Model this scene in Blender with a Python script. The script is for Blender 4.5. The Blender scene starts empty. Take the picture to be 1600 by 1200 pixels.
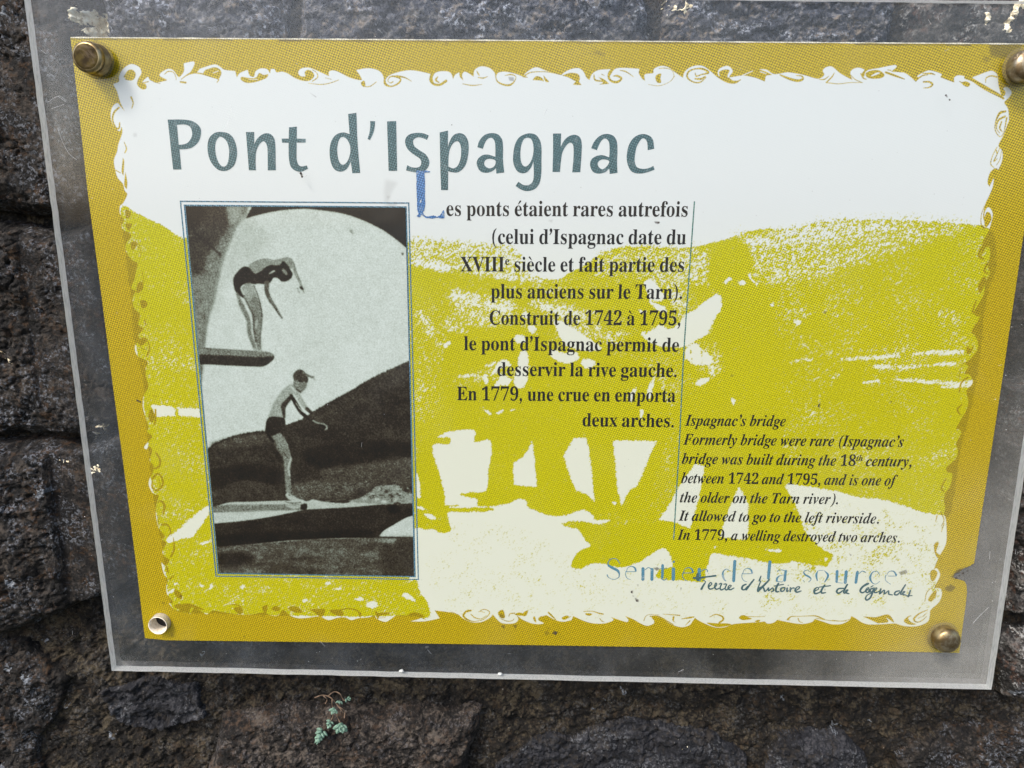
import bpy, math, random
import numpy as np
from mathutils import Matrix, Vector
from mathutils.geometry import tessellate_polygon

# ------------------------------------------------------------------ camera, sky, sun
SC = bpy.context.scene
COL = SC.collection
R = math.radians
CAM_POS = np.array([0.18649927, -0.32543663, -0.06922020])
CAM_ROT = np.array([0.22542867, 0.01472321, 0.00878545])
FPX = 1155.0                      # focal length for a 1600 px wide frame


def rodrigues(w):
    t = np.linalg.norm(w) + 1e-12
    k = w / t
    K = np.array([[0, -k[2], k[1]], [k[2], 0, -k[0]], [-k[1], k[0], 0]])
    return np.eye(3) + np.sin(t) * K + (1 - np.cos(t)) * K @ K


CR = rodrigues(CAM_ROT) @ np.array([[1, 0, 0], [0, 0, -1], [0, 1, 0]], float)   # rows: right, down, forward
cam_d = bpy.data.cameras.new('camera')
cam_d.sensor_width = 36.0
cam_d.lens = 36.0 * FPX / 1600.0
cam_d.clip_start = 0.01
cam_d.clip_end = 2000.0
cam = bpy.data.objects.new('camera', cam_d)
COL.objects.link(cam)
m = Matrix(((CR[0][0], -CR[1][0], -CR[2][0], CAM_POS[0]),
            (CR[0][1], -CR[1][1], -CR[2][1], CAM_POS[1]),
            (CR[0][2], -CR[1][2], -CR[2][2], CAM_POS[2]),
            (0, 0, 0, 1)))
cam.matrix_world = m
SC.camera = cam

SUN_DIR = Vector((-0.42, -0.62, 0.80)).normalized()      # towards the sun
SUN_EL = math.asin(SUN_DIR.z)
SUN_AZ = math.atan2(SUN_DIR.x, SUN_DIR.y)
world = bpy.data.worlds.new('World')
SC.world = world
world.use_nodes = True
wn = world.node_tree
wn.nodes.clear()
wo = wn.nodes.new('ShaderNodeOutputWorld')
wb = wn.nodes.new('ShaderNodeBackground')
ws = wn.nodes.new('ShaderNodeTexSky')
ws.sky_type = 'NISHITA'
ws.sun_disc = False
ws.sun_elevation = SUN_EL
ws.sun_rotation = SUN_AZ
ws.dust_density = 3.0
wb.inputs['Strength'].default_value = 0.13
wn.links.new(ws.outputs[0], wb.inputs[0])
wn.links.new(wb.outputs[0], wo.inputs[0])

sun_d = bpy.data.lights.new('sun', 'SUN')
sun_d.energy = 1.3
sun_d.angle = R(12)
sun_d.color = (1.0, 0.955, 0.88)
sun = bpy.data.objects.new('sun', sun_d)
COL.objects.link(sun)
sun.rotation_euler = SUN_DIR.to_track_quat('Z', 'Y').to_euler()

SC.view_settings.view_transform = 'Standard'
SC.view_settings.look = 'None'
SC.view_settings.exposure = 1.4
SC.view_settings.gamma = 1.0
SC.cycles.max_bounces = 10
SC.cycles.transparent_max_bounces = 16
SC.cycles.caustics_reflective = False
SC.cycles.caustics_refractive = False

# ------------------------------------------------------------------ helpers


def at(px, py, Y=0.0):
    """place of a measured point of the sign on the upright plane y=Y (metres)"""
    d = CR.T @ np.array([(px - 800.0) / FPX, (py - 600.0) / FPX, 1.0])
    t = (Y - CAM_POS[1]) / d[1]
    return CAM_POS + d * t


def ats(pts, Y=0.0):
    p = np.asarray([(q[0], q[1]) for q in pts], float)
    d = np.stack([(p[:, 0] - 800) / FPX, (p[:, 1] - 600) / FPX, np.ones(len(p))], 1) @ CR
    t = (Y - CAM_POS[1]) / d[:, 1]
    q = CAM_POS + d * t[:, None]
    return q[:, [0, 2]]


def mesh_obj(name, v, f, mat=None, parent=None, smooth=False, link=True):
    me = bpy.data.meshes.new(name)
    me.from_pydata([tuple(map(float, q)) for q in v], [], [tuple(int(i) for i in q) for q in f])
    me.update()
    if mat:
        me.materials.append(mat)
    if smooth:
        me.polygons.foreach_set('use_smooth', [True] * len(me.polygons))
    o = bpy.data.objects.new(name, me)
    COL.objects.link(o)
    if parent is not None:
        put_under(o, parent)
    return o


def put_under(o, parent):
    o.parent = parent
    w = Matrix.Translation(parent['_w']) if '_w' in parent else Matrix.Identity(4)
    o.matrix_parent_inverse = w.inverted()
    o['_w'] = [0.0, 0.0, 0.0]


def big_mesh(name, V, Q, mat, parent=None, smooth=True):
    me = bpy.data.meshes.new(name)
    me.vertices.add(len(V))
    me.vertices.foreach_set('co', np.asarray(V, np.float32).ravel())
    n = len(Q)
    me.loops.add(n * 4)
    me.loops.foreach_set('vertex_index', np.asarray(Q, np.int32).ravel())
    me.polygons.add(n)
    me.polygons.foreach_set('loop_start', np.arange(n, dtype=np.int32) * 4)
    me.polygons.foreach_set('loop_total', np.full(n, 4, np.int32))
    me.update(calc_edges=True)
    me.validate()
    if smooth:
        me.polygons.foreach_set('use_smooth', np.ones(len(me.polygons), bool))
    me.materials.append(mat)
    o = bpy.data.objects.new(name, me)
    COL.objects.link(o)
    if parent is not None:
        put_under(o, parent)
    return o


def tag(o, label=None, cat=None, group=None, kind=None):
    if label:
        o['label'] = label
    if cat:
        o['category'] = cat
    if group:
        o['group'] = group
    if kind:
        o['kind'] = kind
    return o


def empty(name, loc):
    o = bpy.data.objects.new(name, None)
    COL.objects.link(o)
    o.location = loc
    o.empty_display_size = 0.02
    o['_w'] = [float(c) for c in loc]
    return o


def cat_rom(pts, n=6, closed=False):
    """smooth path through (x, y[, w]) points"""
    P = np.asarray(pts, float)
    if len(P) < 3 and not closed:
        return P
    if closed:
        Q = np.vstack([P[-1], P, P[0], P[1]])
    else:
        Q = np.vstack([2 * P[0] - P[1], P, 2 * P[-1] - P[-2]])
    out = []
    for i in range(1, len(Q) - 2):
        p0, p1, p2, p3 = Q[i - 1], Q[i], Q[i + 1], Q[i + 2]
        for k in range(n):
            t = k / n
            out.append(0.5 * ((2 * p1) + (-p0 + p2) * t + (2 * p0 - 5 * p1 + 4 * p2 - p3) * t * t + (-p0 + 3 * p1 - 3 * p2 + p3) * t ** 3))
    if not closed:
        out.append(Q[-2])
    return np.array(out)


def outline(pts, n=5):
    """closed outline; a third value marks a corner, the other points are rounded"""
    P = [(p[0], p[1], len(p) > 2) for p in pts]
    N = len(P)
    out = []
    for i in range(N):
        p1, p2 = P[i], P[(i + 1) % N]
        a, b = np.array(p1[:2], float), np.array(p2[:2], float)
        if p1[2] and p2[2]:
            out.append(a)
            continue
        ta = (b - a) if p1[2] else (b - np.array(P[i - 1][:2], float)) * 0.5
        tb = (b - a) if p2[2] else (np.array(P[(i + 2) % N][:2], float) - a) * 0.5
        L = np.linalg.norm(b - a)
        for t_ in (ta, tb):
            q = np.linalg.norm(t_)
            if q > 1.3 * L:
                t_ *= 1.3 * L / q
        for k in range(n):
            t = k / n
            h = (2 * t ** 3 - 3 * t * t + 1, t ** 3 - 2 * t * t + t, -2 * t ** 3 + 3 * t * t, t ** 3 - t * t)
            out.append(h[0] * a + h[1] * ta + h[2] * b + h[3] * tb)
    return np.array(out)


def tess(loops):
    """fill outline + holes given as 2D point lists; returns vertices and triangles"""
    vs = [tuple(map(float, p)) for l in loops for p in l]
    tri = tessellate_polygon([[Vector((p[0], p[1], 0)) for p in l] for l in loops])
    return vs, tri


class Node:
    """small node tree writer"""

    def __init__(self, name):
        self.m = bpy.data.materials.new(name)
        self.m.use_nodes = True
        self.t = self.m.node_tree
        self.t.nodes.clear()
        self.out = self.t.nodes.new('ShaderNodeOutputMaterial')

    def n(self, kind, **kw):
        nd = self.t.nodes.new('ShaderNode' + kind)
        for k, v in kw.items():
            setattr(nd, k, v)
        return nd

    def set(self, sock, v):
        if isinstance(v, bpy.types.NodeSocket):
            self.t.links.new(v, sock)
        elif v is not None:
            if isinstance(v, (tuple, list)) and len(v) == 3 and len(sock.default_value) == 4:
                v = (*v, 1.0)
            sock.default_value = v

    def math(self, op, a, b=0.5, c=None, clamp=False):
        nd = self.n('Math', operation=op, use_clamp=clamp)
        self.set(nd.inputs[0], a)
        self.set(nd.inputs[1], b)
        if c is not None:
            self.set(nd.inputs[2], c)
        return nd.outputs[0]

    def mix(self, f, a, b, mode='MIX'):
        nd = self.n('MixRGB', blend_type=mode)
        self.set(nd.inputs[0], f)
        self.set(nd.inputs[1], a)
        self.set(nd.inputs[2], b)
        return nd.outputs[0]

    def noise(self, vec, scale, detail=4.0, rough=0.55, dist=0.0):
        nd = self.n('TexNoise')
        self.set(nd.inputs['Vector'], vec)
        nd.inputs['Scale'].default_value = scale
        nd.inputs['Detail'].default_value = detail
        nd.inputs['Roughness'].default_value = rough
        nd.inputs['Distortion'].default_value = dist
        return nd.outputs['Fac']

    def ramp(self, f, stops, interp='LINEAR'):
        nd = self.n('ValToRGB')
        nd.color_ramp.interpolation = interp
        e = nd.color_ramp.elements
        while len(e) < len(stops):
            e.new(0.5)
        for i, (p, c) in enumerate(stops):
            e[i].position = p
            e[i].color = (*c, 1) if len(c) == 3 else c
        self.set(nd.inputs[0], f)
        return nd.outputs[0]

    def step(self, f, a, b, lo=0.0, hi=1.0):
        nd = self.n('MapRange', interpolation_type='SMOOTHSTEP')
        self.set(nd.inputs['Value'], f)
        nd.inputs['From Min'].default_value = a
        nd.inputs['From Max'].default_value = b
        nd.inputs['To Min'].default_value = lo
        nd.inputs['To Max'].default_value = hi
        return nd.outputs[0]

    def bump(self, h, strength=0.3, dist=0.001, nrm=None):
        nd = self.n('Bump')
        self.set(nd.inputs['Height'], h)
        nd.inputs['Strength'].default_value = strength
        nd.inputs['Distance'].default_value = dist
        if nrm is not None:
            self.set(nd.inputs['Normal'], nrm)
        return nd.outputs[0]

    def coord(self, which='Object'):
        return self.n('TexCoord').outputs[which]

    def bsdf(self, **kw):
        nd = self.n('BsdfPrincipled')
        for k, v in kw.items():
            self.set(nd.inputs[k.replace('_', ' ')], v)
        return nd

    def done(self, sh):
        self.t.links.new(sh, self.out.inputs[0])
        return self.m


def vnoise(x, z, cell, seed, octaves=1, gain=0.5):
    """smooth value noise on arrays, range about -1..1"""
    tot = np.zeros_like(x)
    amp, norm = 1.0, 0.0
    for o in range(octaves):
        rng = np.random.RandomState(seed + o * 17)
        tab = rng.rand(256, 256) * 2 - 1
        u = x / cell + 37.3 + o * 5.1
        v = z / cell + 91.7 + o * 3.3
        i, j = np.floor(u).astype(int), np.floor(v).astype(int)
        a, b = u - i, v - j
        a, b = a * a * (3 - 2 * a), b * b * (3 - 2 * b)
        i0, i1, j0, j1 = i % 256, (i + 1) % 256, j % 256, (j + 1) % 256
        r = tab[i0, j0] * (1 - a) * (1 - b) + tab[i1, j0] * a * (1 - b) + tab[i0, j1] * (1 - a) * b + tab[i1, j1] * a * b
        tot += r * amp
        norm += amp
        amp *= gain
        cell *= 0.5
    return tot / norm


def sstep(a, b, x):
    t = np.clip((x - a) / (b - a), 0, 1)
    return t * t * (3 - 2 * t)


# ------------------------------------------------------------------ printing plate raster (flat print of the sign)
def box_blur(a, r):
    if r < 1:
        return a
    k = int(r)
    for ax in (0, 1):
        c = np.cumsum(np.concatenate([np.repeat(a.take([0], ax), k + 1, ax), a, np.repeat(a.take([-1], ax), k, ax)], ax), ax)
        n = a.shape[ax]
        a = (c.take(range(2 * k + 1, 2 * k + 1 + n), ax) - c.take(range(0, n), ax)) / (2 * k + 1)
    return a


def blur(a, s):
    """about gaussian"""
    if s <= 0:
        return a
    if s < 0.9:
        w = s * 0.35
        for ax in (0, 1):
            a = a * (1 - 2 * w) + w * (np.roll(a, 1, ax) + np.roll(a, -1, ax))
        return a
    for _ in range(3):
        a = box_blur(a, max(1, round(s)))
    return a


class Plate:
    def __init__(self, x0, x1, z0, z1, mm_per_texel):
        self.x0, self.z0 = x0, z0
        self.s = mm_per_texel * 0.001
        self.w = int(math.ceil((x1 - x0) / self.s))
        self.h = int(math.ceil((z1 - z0) / self.s))
        self.x1, self.z1 = x0 + self.w * self.s, z0 + self.h * self.s

    def tex(self, pts):
        q = ats(pts)
        return np.stack([(q[:, 0] - self.x0) / self.s, (q[:, 1] - self.z0) / self.s], 1)

    def poly(self, pts, soft=0.0, pad=2):
        p = self.tex(pts)
        pad = int(pad + 4 * soft)
        xa, ya = np.floor(p.min(0)).astype(int) - pad
        xb, yb = np.ceil(p.max(0)).astype(int) + pad
        xa, ya, xb, yb = max(xa, 0), max(ya, 0), min(xb, self.w), min(yb, self.h)
        if xb <= xa or yb <= ya:
            return None
        W, H = xb - xa, yb - ya
        cov = np.zeros((H, W + 2))
        q = np.roll(p, -1, 0)
        X1, Y1, X2, Y2 = p[:, 0] - xa, p[:, 1] - ya, q[:, 0] - xa, q[:, 1] - ya
        SS = 2
        for r in range(H):
            for s in range(SS):
                y = r + (s + 0.5) / SS
                hit = (Y1 <= y) != (Y2 <= y)
                if not hit.any():
                    continue
                xs = X1[hit] + (y - Y1[hit]) * (X2[hit] - X1[hit]) / (Y2[hit] - Y1[hit])
                xs = np.clip(np.sort(xs), 0, W)
                for k in range(0, len(xs) - 1, 2):
                    a, b = xs[k], xs[k + 1]
                    ia, ib = int(a), int(b)
                    if ia == ib:
                        cov[r, ia] += (b - a) / SS
                    else:
                        cov[r, ia] += (ia + 1 - a) / SS
                        cov[r, ia + 1:ib] += 1.0 / SS
                        cov[r, ib] += (b - ib) / SS
        cov = np.clip(cov[:, :W], 0, 1)
        if soft > 0:
            cov = blur(cov, soft)
        return (slice(ya, yb), slice(xa, xb)), cov

    def stroke(self, pts, soft=0.0, n=5):
        """(x, y, width) points, all in measured pixels"""
        P = cat_rom(pts, n)
        c = self.tex(P[:, :2])
        k = np.linalg.norm(self.tex(P[:1, :2] + [[1, 0]]) - c[:1])
        rad = P[:, 2] * 0.5 * k
        m_ = rad.max() + 2 + 4 * soft
        xa, ya = np.floor(c.min(0) - m_).astype(int)
        xb, yb = np.ceil(c.max(0) + m_).astype(int)
        xa, ya, xb, yb = max(xa, 0), max(ya, 0), min(xb, self.w), min(yb, self.h)
        if xb <= xa or yb <= ya:
            return None
        gy, gx = np.mgrid[ya:yb, xa:xb] + 0.5
        best = np.full(gx.shape, -9.0)
        for i in range(len(c) - 1):
            d = c[i + 1] - c[i]
            L = d @ d + 1e-9
            t = np.clip(((gx - c[i, 0]) * d[0] + (gy - c[i, 1]) * d[1]) / L, 0, 1)
            dist = np.hypot(gx - c[i, 0] - t * d[0], gy - c[i, 1] - t * d[1])
            best = np.maximum(best, rad[i] * (1 - t) + rad[i + 1] * t - dist)
        cov = np.clip(best + 0.5, 0, 1)
        if soft > 0:
            cov = blur(cov, soft)
        return (slice(ya, yb), slice(xa, xb)), cov


def paint(arr, res, value):
    if res is None:
        return
    sl, c = res
    arr[sl] = arr[sl] * (1 - c) + value * c


def add_image(name, chans):
    h, w = chans[0].shape
    im = bpy.data.images.new(name, w, h, alpha=False, float_buffer=False)
    im.colorspace_settings.name = 'Non-Color'
    a = np.ones((h, w, 4), np.float32)
    for i, c in enumerate(chans):
        a[..., i] = np.clip(c, 0, 1)
    im.pixels.foreach_set(a.ravel())
    im.update()
    im.pack()
    return im

# ------------------------------------------------------------------ the printed sheet: ink layers
PL = Plate(-0.004, 0.4065, -0.2845, 0.004, 0.165)
rng = np.random.RandomState(5)
D = np.zeros((PL.h, PL.w))            # yellow ink
land = [(191, 320), (215, 333), (240, 345), (262, 357), (287, 372), (420, 375), (640, 379),
        (674, 384), (703, 386), (728, 390), (752, 393), (787, 397), (812, 416), (835, 432), (870, 437), (892, 426), (914, 413), (931, 401), (948, 393),
        (966, 387), (992, 384), (1019, 385), (1045, 387.5), (1071, 387), (1097, 383), (1124, 376), (1150, 369), (1182, 360),
        (1200, 357), (1225, 359), (1250, 354), (1275, 347.5), (1330, 345), (1375, 344), (1425, 344.5), (1475, 347.5),
        (1512, 351), (1537, 353), (1554, 372), (1556, 420), (1545, 450), (1536, 500), (1534, 540), (1524, 600), (1517, 640), (1506, 680), (1498, 720), (1492, 765), (1484, 806), (1472, 805), (1440, 800), (1412, 790), (1375, 780), (1340, 777),
        (1305, 767), (1262, 760), (1228, 757), (1236, 775), (1244, 791), (1258, 830), (1275, 849), (1290, 860), (1302, 868), (1299, 877),
        (1291, 885), (1265, 882), (1237, 877), (1233, 881), (1202, 879), (1169, 873), (1134, 867), (1113, 865), (1107, 882),
        (1102, 893), (1099, 909), (1062, 907), (1041, 906), (1027, 903), (1026, 897), (1033, 889), (1050, 885), (1047, 869),
        (1038, 856), (1020, 864), (1003, 876), (984, 883), (968, 887), (957, 885), (936, 880), (921, 882), (908, 889), (893, 886),
        (896, 871), (905, 861), (922, 853), (915, 845), (907, 831), (901, 826), (877, 820), (893, 815), (914, 816), (935, 820),
        (954, 814), (956, 811), (940, 813), (928, 812), (927, 805), (910, 797), (887, 804), (864, 807), (843, 800), (823, 791), (822, 784),
        (811, 779), (797, 786), (769, 791), (747, 790), (746, 780), (733, 777), (718, 772), (738, 769), (761, 766), (763, 740),
        (768, 690), (741, 690), (742, 672), (703, 674), (683, 683), (702, 684), (702, 694), (675, 696), (687, 740), (695, 777),
        (696, 789), (713, 788), (717, 790), (696, 793), (768, 793.5), (770, 797), (750, 800), (701, 801), (700, 808), (705, 824),
        (702, 831), (694, 834), (684, 831), (680, 827), (665, 827), (653, 825), (640, 830), (640, 905), (652, 906), (656, 925), (668, 942),
        (671, 966), (640, 962), (560, 963), (480, 963), (400, 961), (330, 959), (290, 957), (268, 948), (259, 905), (252, 850), (243, 800), (236, 750), (232, 700), (225, 640), (224, 600), (215, 550), (208, 520), (205, 470), (200, 430), (194, 380), (189, 350)]
land = [(p[0] + rng.uniform(-.6, .6), p[1] + rng.uniform(-.6, .6)) for p in land]
paint(D, PL.poly(outline(land, 3)), 1.0)
_g = blur(rng.randn(PL.h, PL.w), 22)
_g /= _g.std()
D *= np.clip(.93 + .045 * _g, .8, 1.0)
for fig in [[(1112, 395), (1135, 378), (1156, 374), (1175, 405), (1165, 440), (1215, 470), (1238, 560), (1226, 640), (1228, 757), (1260, 830), (1302, 868), (1237, 877), (1100, 909), (1027, 900), (1050, 870), (968, 887), (893, 886), (905, 830), (1030, 812), (1057, 766), (1076, 730), (1048, 640), (1112, 590), (1130, 520), (1118, 450)],
            [(700, 520), (760, 500), (830, 520), (900, 560), (1000, 560), (1048, 640), (1040, 700), (1000, 790), (860, 807), (700, 800), (652, 826), (655, 700), (690, 640), (690, 560)],
            [(985, 440), (1045, 440), (1050, 500), (990, 540), (975, 480)]]:
    _r = PL.poly(outline(fig, 4), 1.5)
    D[_r[0]] = np.where(D[_r[0]] > .5, np.maximum(D[_r[0]], _r[1]), D[_r[0]])
# thin ink on the far hillsides, where the old photograph breaks into grain
for pts, val, soft in [
    ([(640, 370), (800, 385), (850, 440), (760, 432), (700, 418), (640, 404)], .55, 4),
    ([(640, 406), (672, 409), (707, 415), (708, 423), (690, 424), (640, 412)], .12, 3),
    ([(745, 424), (800, 430), (830, 438), (790, 437)], .2, 3),
    ([(800, 400), (860, 432), (835, 436)], .1, 4),
    ([(700, 452), (745, 460), (790, 470), (805, 500), (760, 510), (700, 500), (712, 478)], .6, 7),
    ([(703, 456), (745, 466), (742, 478), (712, 472)], .25, 4),
    ([(760, 475), (800, 468), (806, 485), (775, 488)], .25, 4),
    ([(695, 500), (720, 505), (732, 520), (700, 516)], .5, 4),
    ([(648, 485), (664, 488), (682, 522), (668, 524), (655, 500)], .45, 4),
    ([(825, 470), (880, 478), (940, 492), (890, 500), (835, 482)], .35, 5),
    ([(850, 490), (920, 500), (975, 520), (1000, 510), (960, 540), (890, 520)], .65, 7),
    ([(940, 395), (1000, 388), (1080, 388), (1110, 385), (1100, 430), (1040, 450), (1000, 430), (930, 430)], .7, 9),
    ([(1040, 410), (1105, 400), (1105, 440), (1060, 452), (1030, 440)], .6, 7),
    ([(1040, 450), (1075, 460), (1072, 500), (1050, 480)], .55, 6),
    ([(1150, 365), (1210, 372), (1300, 345), (1440, 346), (1520, 352), (1470, 368), (1400, 392), (1330, 415), (1250, 440), (1190, 445), (1170, 410)], .68, 10),
    ([(1160, 373), (1200, 372), (1215, 382), (1170, 384)], .22, 4),
    ([(1200, 362), (1300, 348), (1400, 350), (1390, 362), (1290, 378), (1215, 384)], .42, 6),
    ([(1195, 470), (1260, 482), (1280, 500), (1230, 500), (1200, 495)], .8, 6),
    ([(1200, 505), (1240, 520), (1300, 540), (1440, 545), (1380, 556), (1250, 552)], .86, 8),
    ([(1460, 482), (1500, 490), (1512, 505), (1470, 500)], .78, 5),
    ([(690, 600), (760, 575), (840, 570), (800, 600), (720, 600)], .8, 8),
    ([(650, 592), (680, 596), (675, 615), (652, 606)], .8, 5),
    ([(1105, 545), (1125, 560), (1128, 580), (1110, 590), (1100, 580)], .6, 5),
    ([(255, 555), (310, 560), (310, 578), (255, 575)], .82, 6),
    ([(250, 795), (300, 798), (310, 806), (258, 812)], .84, 5),
]:
    paint(D, PL.poly(pts, soft), val)
# the dark head and shoulder of the large figure print solid again
paint(D, PL.poly(outline([(1112, 395), (1135, 378), (1156, 374), (1168, 388), (1175, 405), (1172, 425), (1165, 440), (1180, 455), (1215, 470), (1190, 560), (1130, 560), (1120, 450), (1108, 440)], 4), 2), 1.0)
# places without any yellow
for pts in [
    [(832, 689, 1), (818, 712), (801.5, 724.5, 1), (803, 758.6, 1), (839, 761, 1), (835, 717)],
    [(896, 685, 1), (916, 684, 1), (921, 709), (929.5, 785, 1), (917, 773), (900, 766, 1), (889, 740), (880.5, 712, 1)],
    [(957.5, 688, 1), (1026, 689.5, 1), (1016, 710), (1006.5, 735), (996, 758), (984, 766, 1), (970.6, 791, 1), (965, 763), (961, 720)],
    [(955, 784), (961, 788), (963, 785)],
    [(1087, 724.5, 1), (1101, 728, 1), (1094, 770), (1078, 826, 1), (1064, 820.5), (1052, 815), (1030, 812, 1), (1047, 787), (1057, 766), (1076.5, 737)],
    [(1154, 761, 1), (1164, 775.5), (1169.6, 795), (1169, 831.5), (1167, 843, 1), (1149, 842), (1125, 838.5, 1), (1137, 800)],
    [(1122, 459), (1127, 468), (1126, 484), (1115, 501), (1104.5, 522), (1089, 531), (1073, 540.6), (1055, 542), (1035, 541), (1020, 538), (1006.5, 526), (1019, 515), (1031, 508), (1045, 513.5), (1059, 508), (1071, 492.5), (1089, 482), (1106, 468)],
    [(1006.5, 440), (1019, 437), (1027.5, 445), (1031, 454), (1038, 461), (1033, 470), (1015, 468), (1010, 454)],
    [(1015, 470), (1036, 478.5), (1042, 487), (1027.5, 485.5), (1020, 478)],
    [(1073, 543), (1087, 536), (1096, 545), (1111.5, 559), (1110, 569.5), (1087, 570), (1071, 559)],
    [(1088, 596), (1098, 591), (1109, 591), (1104, 598), (1092, 603), (1087, 601)],
    [(866, 503), (880, 504), (895, 512), (925, 532), (940, 545), (915, 548), (885, 540), (872, 520)],
    [(812, 552), (824, 550), (824, 590), (817, 605.5), (805, 604), (804, 591), (809, 575)],
    [(772, 606), (780, 592), (785, 586), (798, 593), (795, 601), (782, 602)],
    [(755, 588), (759, 585), (764, 596), (758, 600)],
    [(824, 512), (833, 509), (838, 514), (831, 521)],
    [(803, 528), (808, 523), (818, 525), (822, 533), (812, 537), (806, 534)],
    [(858, 545), (880, 552), (895, 548), (905, 560), (888, 568), (865, 560)],
    [(908, 563), (925, 562), (930, 570), (915, 576)],
    [(766, 588), (780, 565), (790, 562), (798, 570), (783, 576)],
    [(1019, 592), (1024, 590), (1016, 622), (1010, 618)],
    [(994, 605), (996, 606), (985, 628), (982, 618)],
    [(1000, 640), (1006, 642), (1002, 655)],
    [(692, 539), (700, 533), (705, 534), (700, 541), (694, 543)],
    [(1000, 521), (1008, 518), (1006, 527)],
    [(1002, 485), (995, 482), (1004, 490), (1012, 487)],
    [(815, 492), (822, 487), (828, 494), (822, 498)],
    [(755, 637), (760, 640), (768, 646), (766, 648), (757, 643)],
    [(775, 645), (787, 640), (786, 643), (777, 647)], [(797, 641), (804, 639), (803, 642)],
    [(1130, 440), (1139, 434), (1143, 436), (1134, 443)], [(1154, 442), (1161, 438), (1166, 443), (1160, 446)],
    [(1168, 430), (1172, 427), (1174, 434), (1182, 443), (1184, 447), (1177, 442)],
    [(1241, 504), (1246, 500), (1252, 503), (1247, 508)],
    [(237, 633, 1), (262, 634), (273, 638, 1), (274, 650, 1), (241, 651, 1)], [(278, 637, 1), (312, 639, 1), (314, 652, 1), (279, 650, 1)],
    [(326, 790), (327, 800), (312, 825), (300, 838), (285, 842), (263, 848), (262, 840), (278, 828), (300, 808)],
    [(313, 850), (322, 845), (328, 848), (318, 851)], [(327, 915), (331, 912), (333, 917), (328, 921)],
    [(312, 915), (318, 913), (317, 917)], [(475, 937), (481, 936), (480, 940), (472, 941)],
    [(374, 917), (380, 914), (383, 918), (377, 920)], [(508, 911), (514, 909), (517, 912), (511, 914)],
    [(572, 945), (580, 939), (590, 944), (586, 950), (575, 950)], [(628, 930), (636, 926), (645, 934), (650, 939), (640, 937)],
    [(555, 935), (566, 934), (568, 938), (558, 938)], [(522, 919), (534, 918), (530, 922)],
    [(265, 924), (273, 919), (274, 922), (267, 927)], [(268, 914), (278, 911), (276, 914)],
    [(1114, 855), (1120, 854), (1118, 857)], [(1192, 857), (1206, 859), (1217, 858), (1221, 861), (1216, 863), (1200, 860)],
    [(1288, 872), (1293, 872), (1291, 876)], [(651, 740), (655, 750), (657, 776), (651, 776)],
    [(652, 790), (662, 794), (667, 797), (652, 795)], [(662, 803), (672, 803), (681, 810), (678, 812), (668, 809)],
    [(1204, 475), (1208, 473), (1209, 478), (1204, 478)], [(1304, 494), (1308, 493), (1309, 497)], [(1142, 623), (1149, 624), (1146, 633)],
]:
    paint(D, PL.poly(outline(pts, 4), .5), 0.0)
for pts in [
    [(1316, 561, 3), (1340, 560, 5), (1375, 558, 6), (1405, 555, 5)], [(1428, 554, 3), (1455, 551, 7), (1480, 551, 7), (1503, 550, 4)],
    [(1368, 573, 5), (1382, 573, 7), (1394, 575, 4)], [(1402, 573, 5), (1418, 573, 5), (1431, 572, 3)], [(1459, 570, 4), (1475, 569, 5), (1494, 568, 4)],
    [(1400, 593, 3), (1430, 595, 5), (1470, 598, 6), (1519, 601, 7)], [(1350, 598, 3), (1372, 595, 4)], [(1470, 605, 3), (1510, 603, 5)],
    [(1260, 562, 4), (1275, 562, 2)], [(1300, 591, 2), (1313, 584, 2)], [(1455, 572, 2), (1420, 572, 3)], [(1497, 601, 6), (1512, 600, 10), (1518, 596, 6)],
    [(1235, 566, 2), (1262, 560, 2)], [(718, 588, 3), (745, 586, 4)], [(760, 572, 3), (775, 566, 3)],
]:
    paint(D, PL.stroke(pts, 1.1), .18)
for pts in [[(1079, 545, .7), (1081, 568, .7)], [(1096, 548, .7), (1096, 570, .7)]]:
    paint(D, PL.stroke(pts), 1.0)
# grain left on the bleached ground of the picture
G = blur(rng.randn(PL.h, PL.w), 9)
G /= G.std()
G2 = blur(rng.randn(PL.h, PL.w), 30)
G2 /= G2.std()
ground = np.zeros_like(D)
for pts, v, s in [([(655, 850), (1000, 880), (1470, 850), (1470, 960), (700, 960)], .02, 12), ([(1240, 790), (1470, 810), (1470, 950), (1120, 960), (1120, 900)], .085, 14),
                  ([(705, 820), (800, 830), (860, 850), (800, 880), (720, 860)], .05, 10), ([(780, 890), (900, 880), (940, 940), (800, 930)], .06, 10), ([(880, 890), (930, 890), (950, 930), (890, 930)], .06, 8)]:
    paint(ground, PL.poly(pts, s), v)
D = np.maximum(D, np.clip(ground * (1 + 1.1 * G + .5 * G2), 0, .5))
n1 = blur(rng.randn(PL.h, PL.w), .8)
D = blur(D, 1)
n1 /= n1.std()
n2 = blur(rng.randn(PL.h, PL.w), 1)
st = n2 + .6 * np.roll(np.roll(n2, 2, 0), 2, 1) + .4 * np.roll(np.roll(n2, -2, 0), -2, 1)
st /= st.std()
nn = (.75 * n1 + .65 * st)
nn /= nn.std()
U = .5 * (1 + np.tanh(.85 * nn))
D = np.clip((D * 1.1 - .03 - U) / .22 + .5, 0, 1) * (D > .004)

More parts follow.
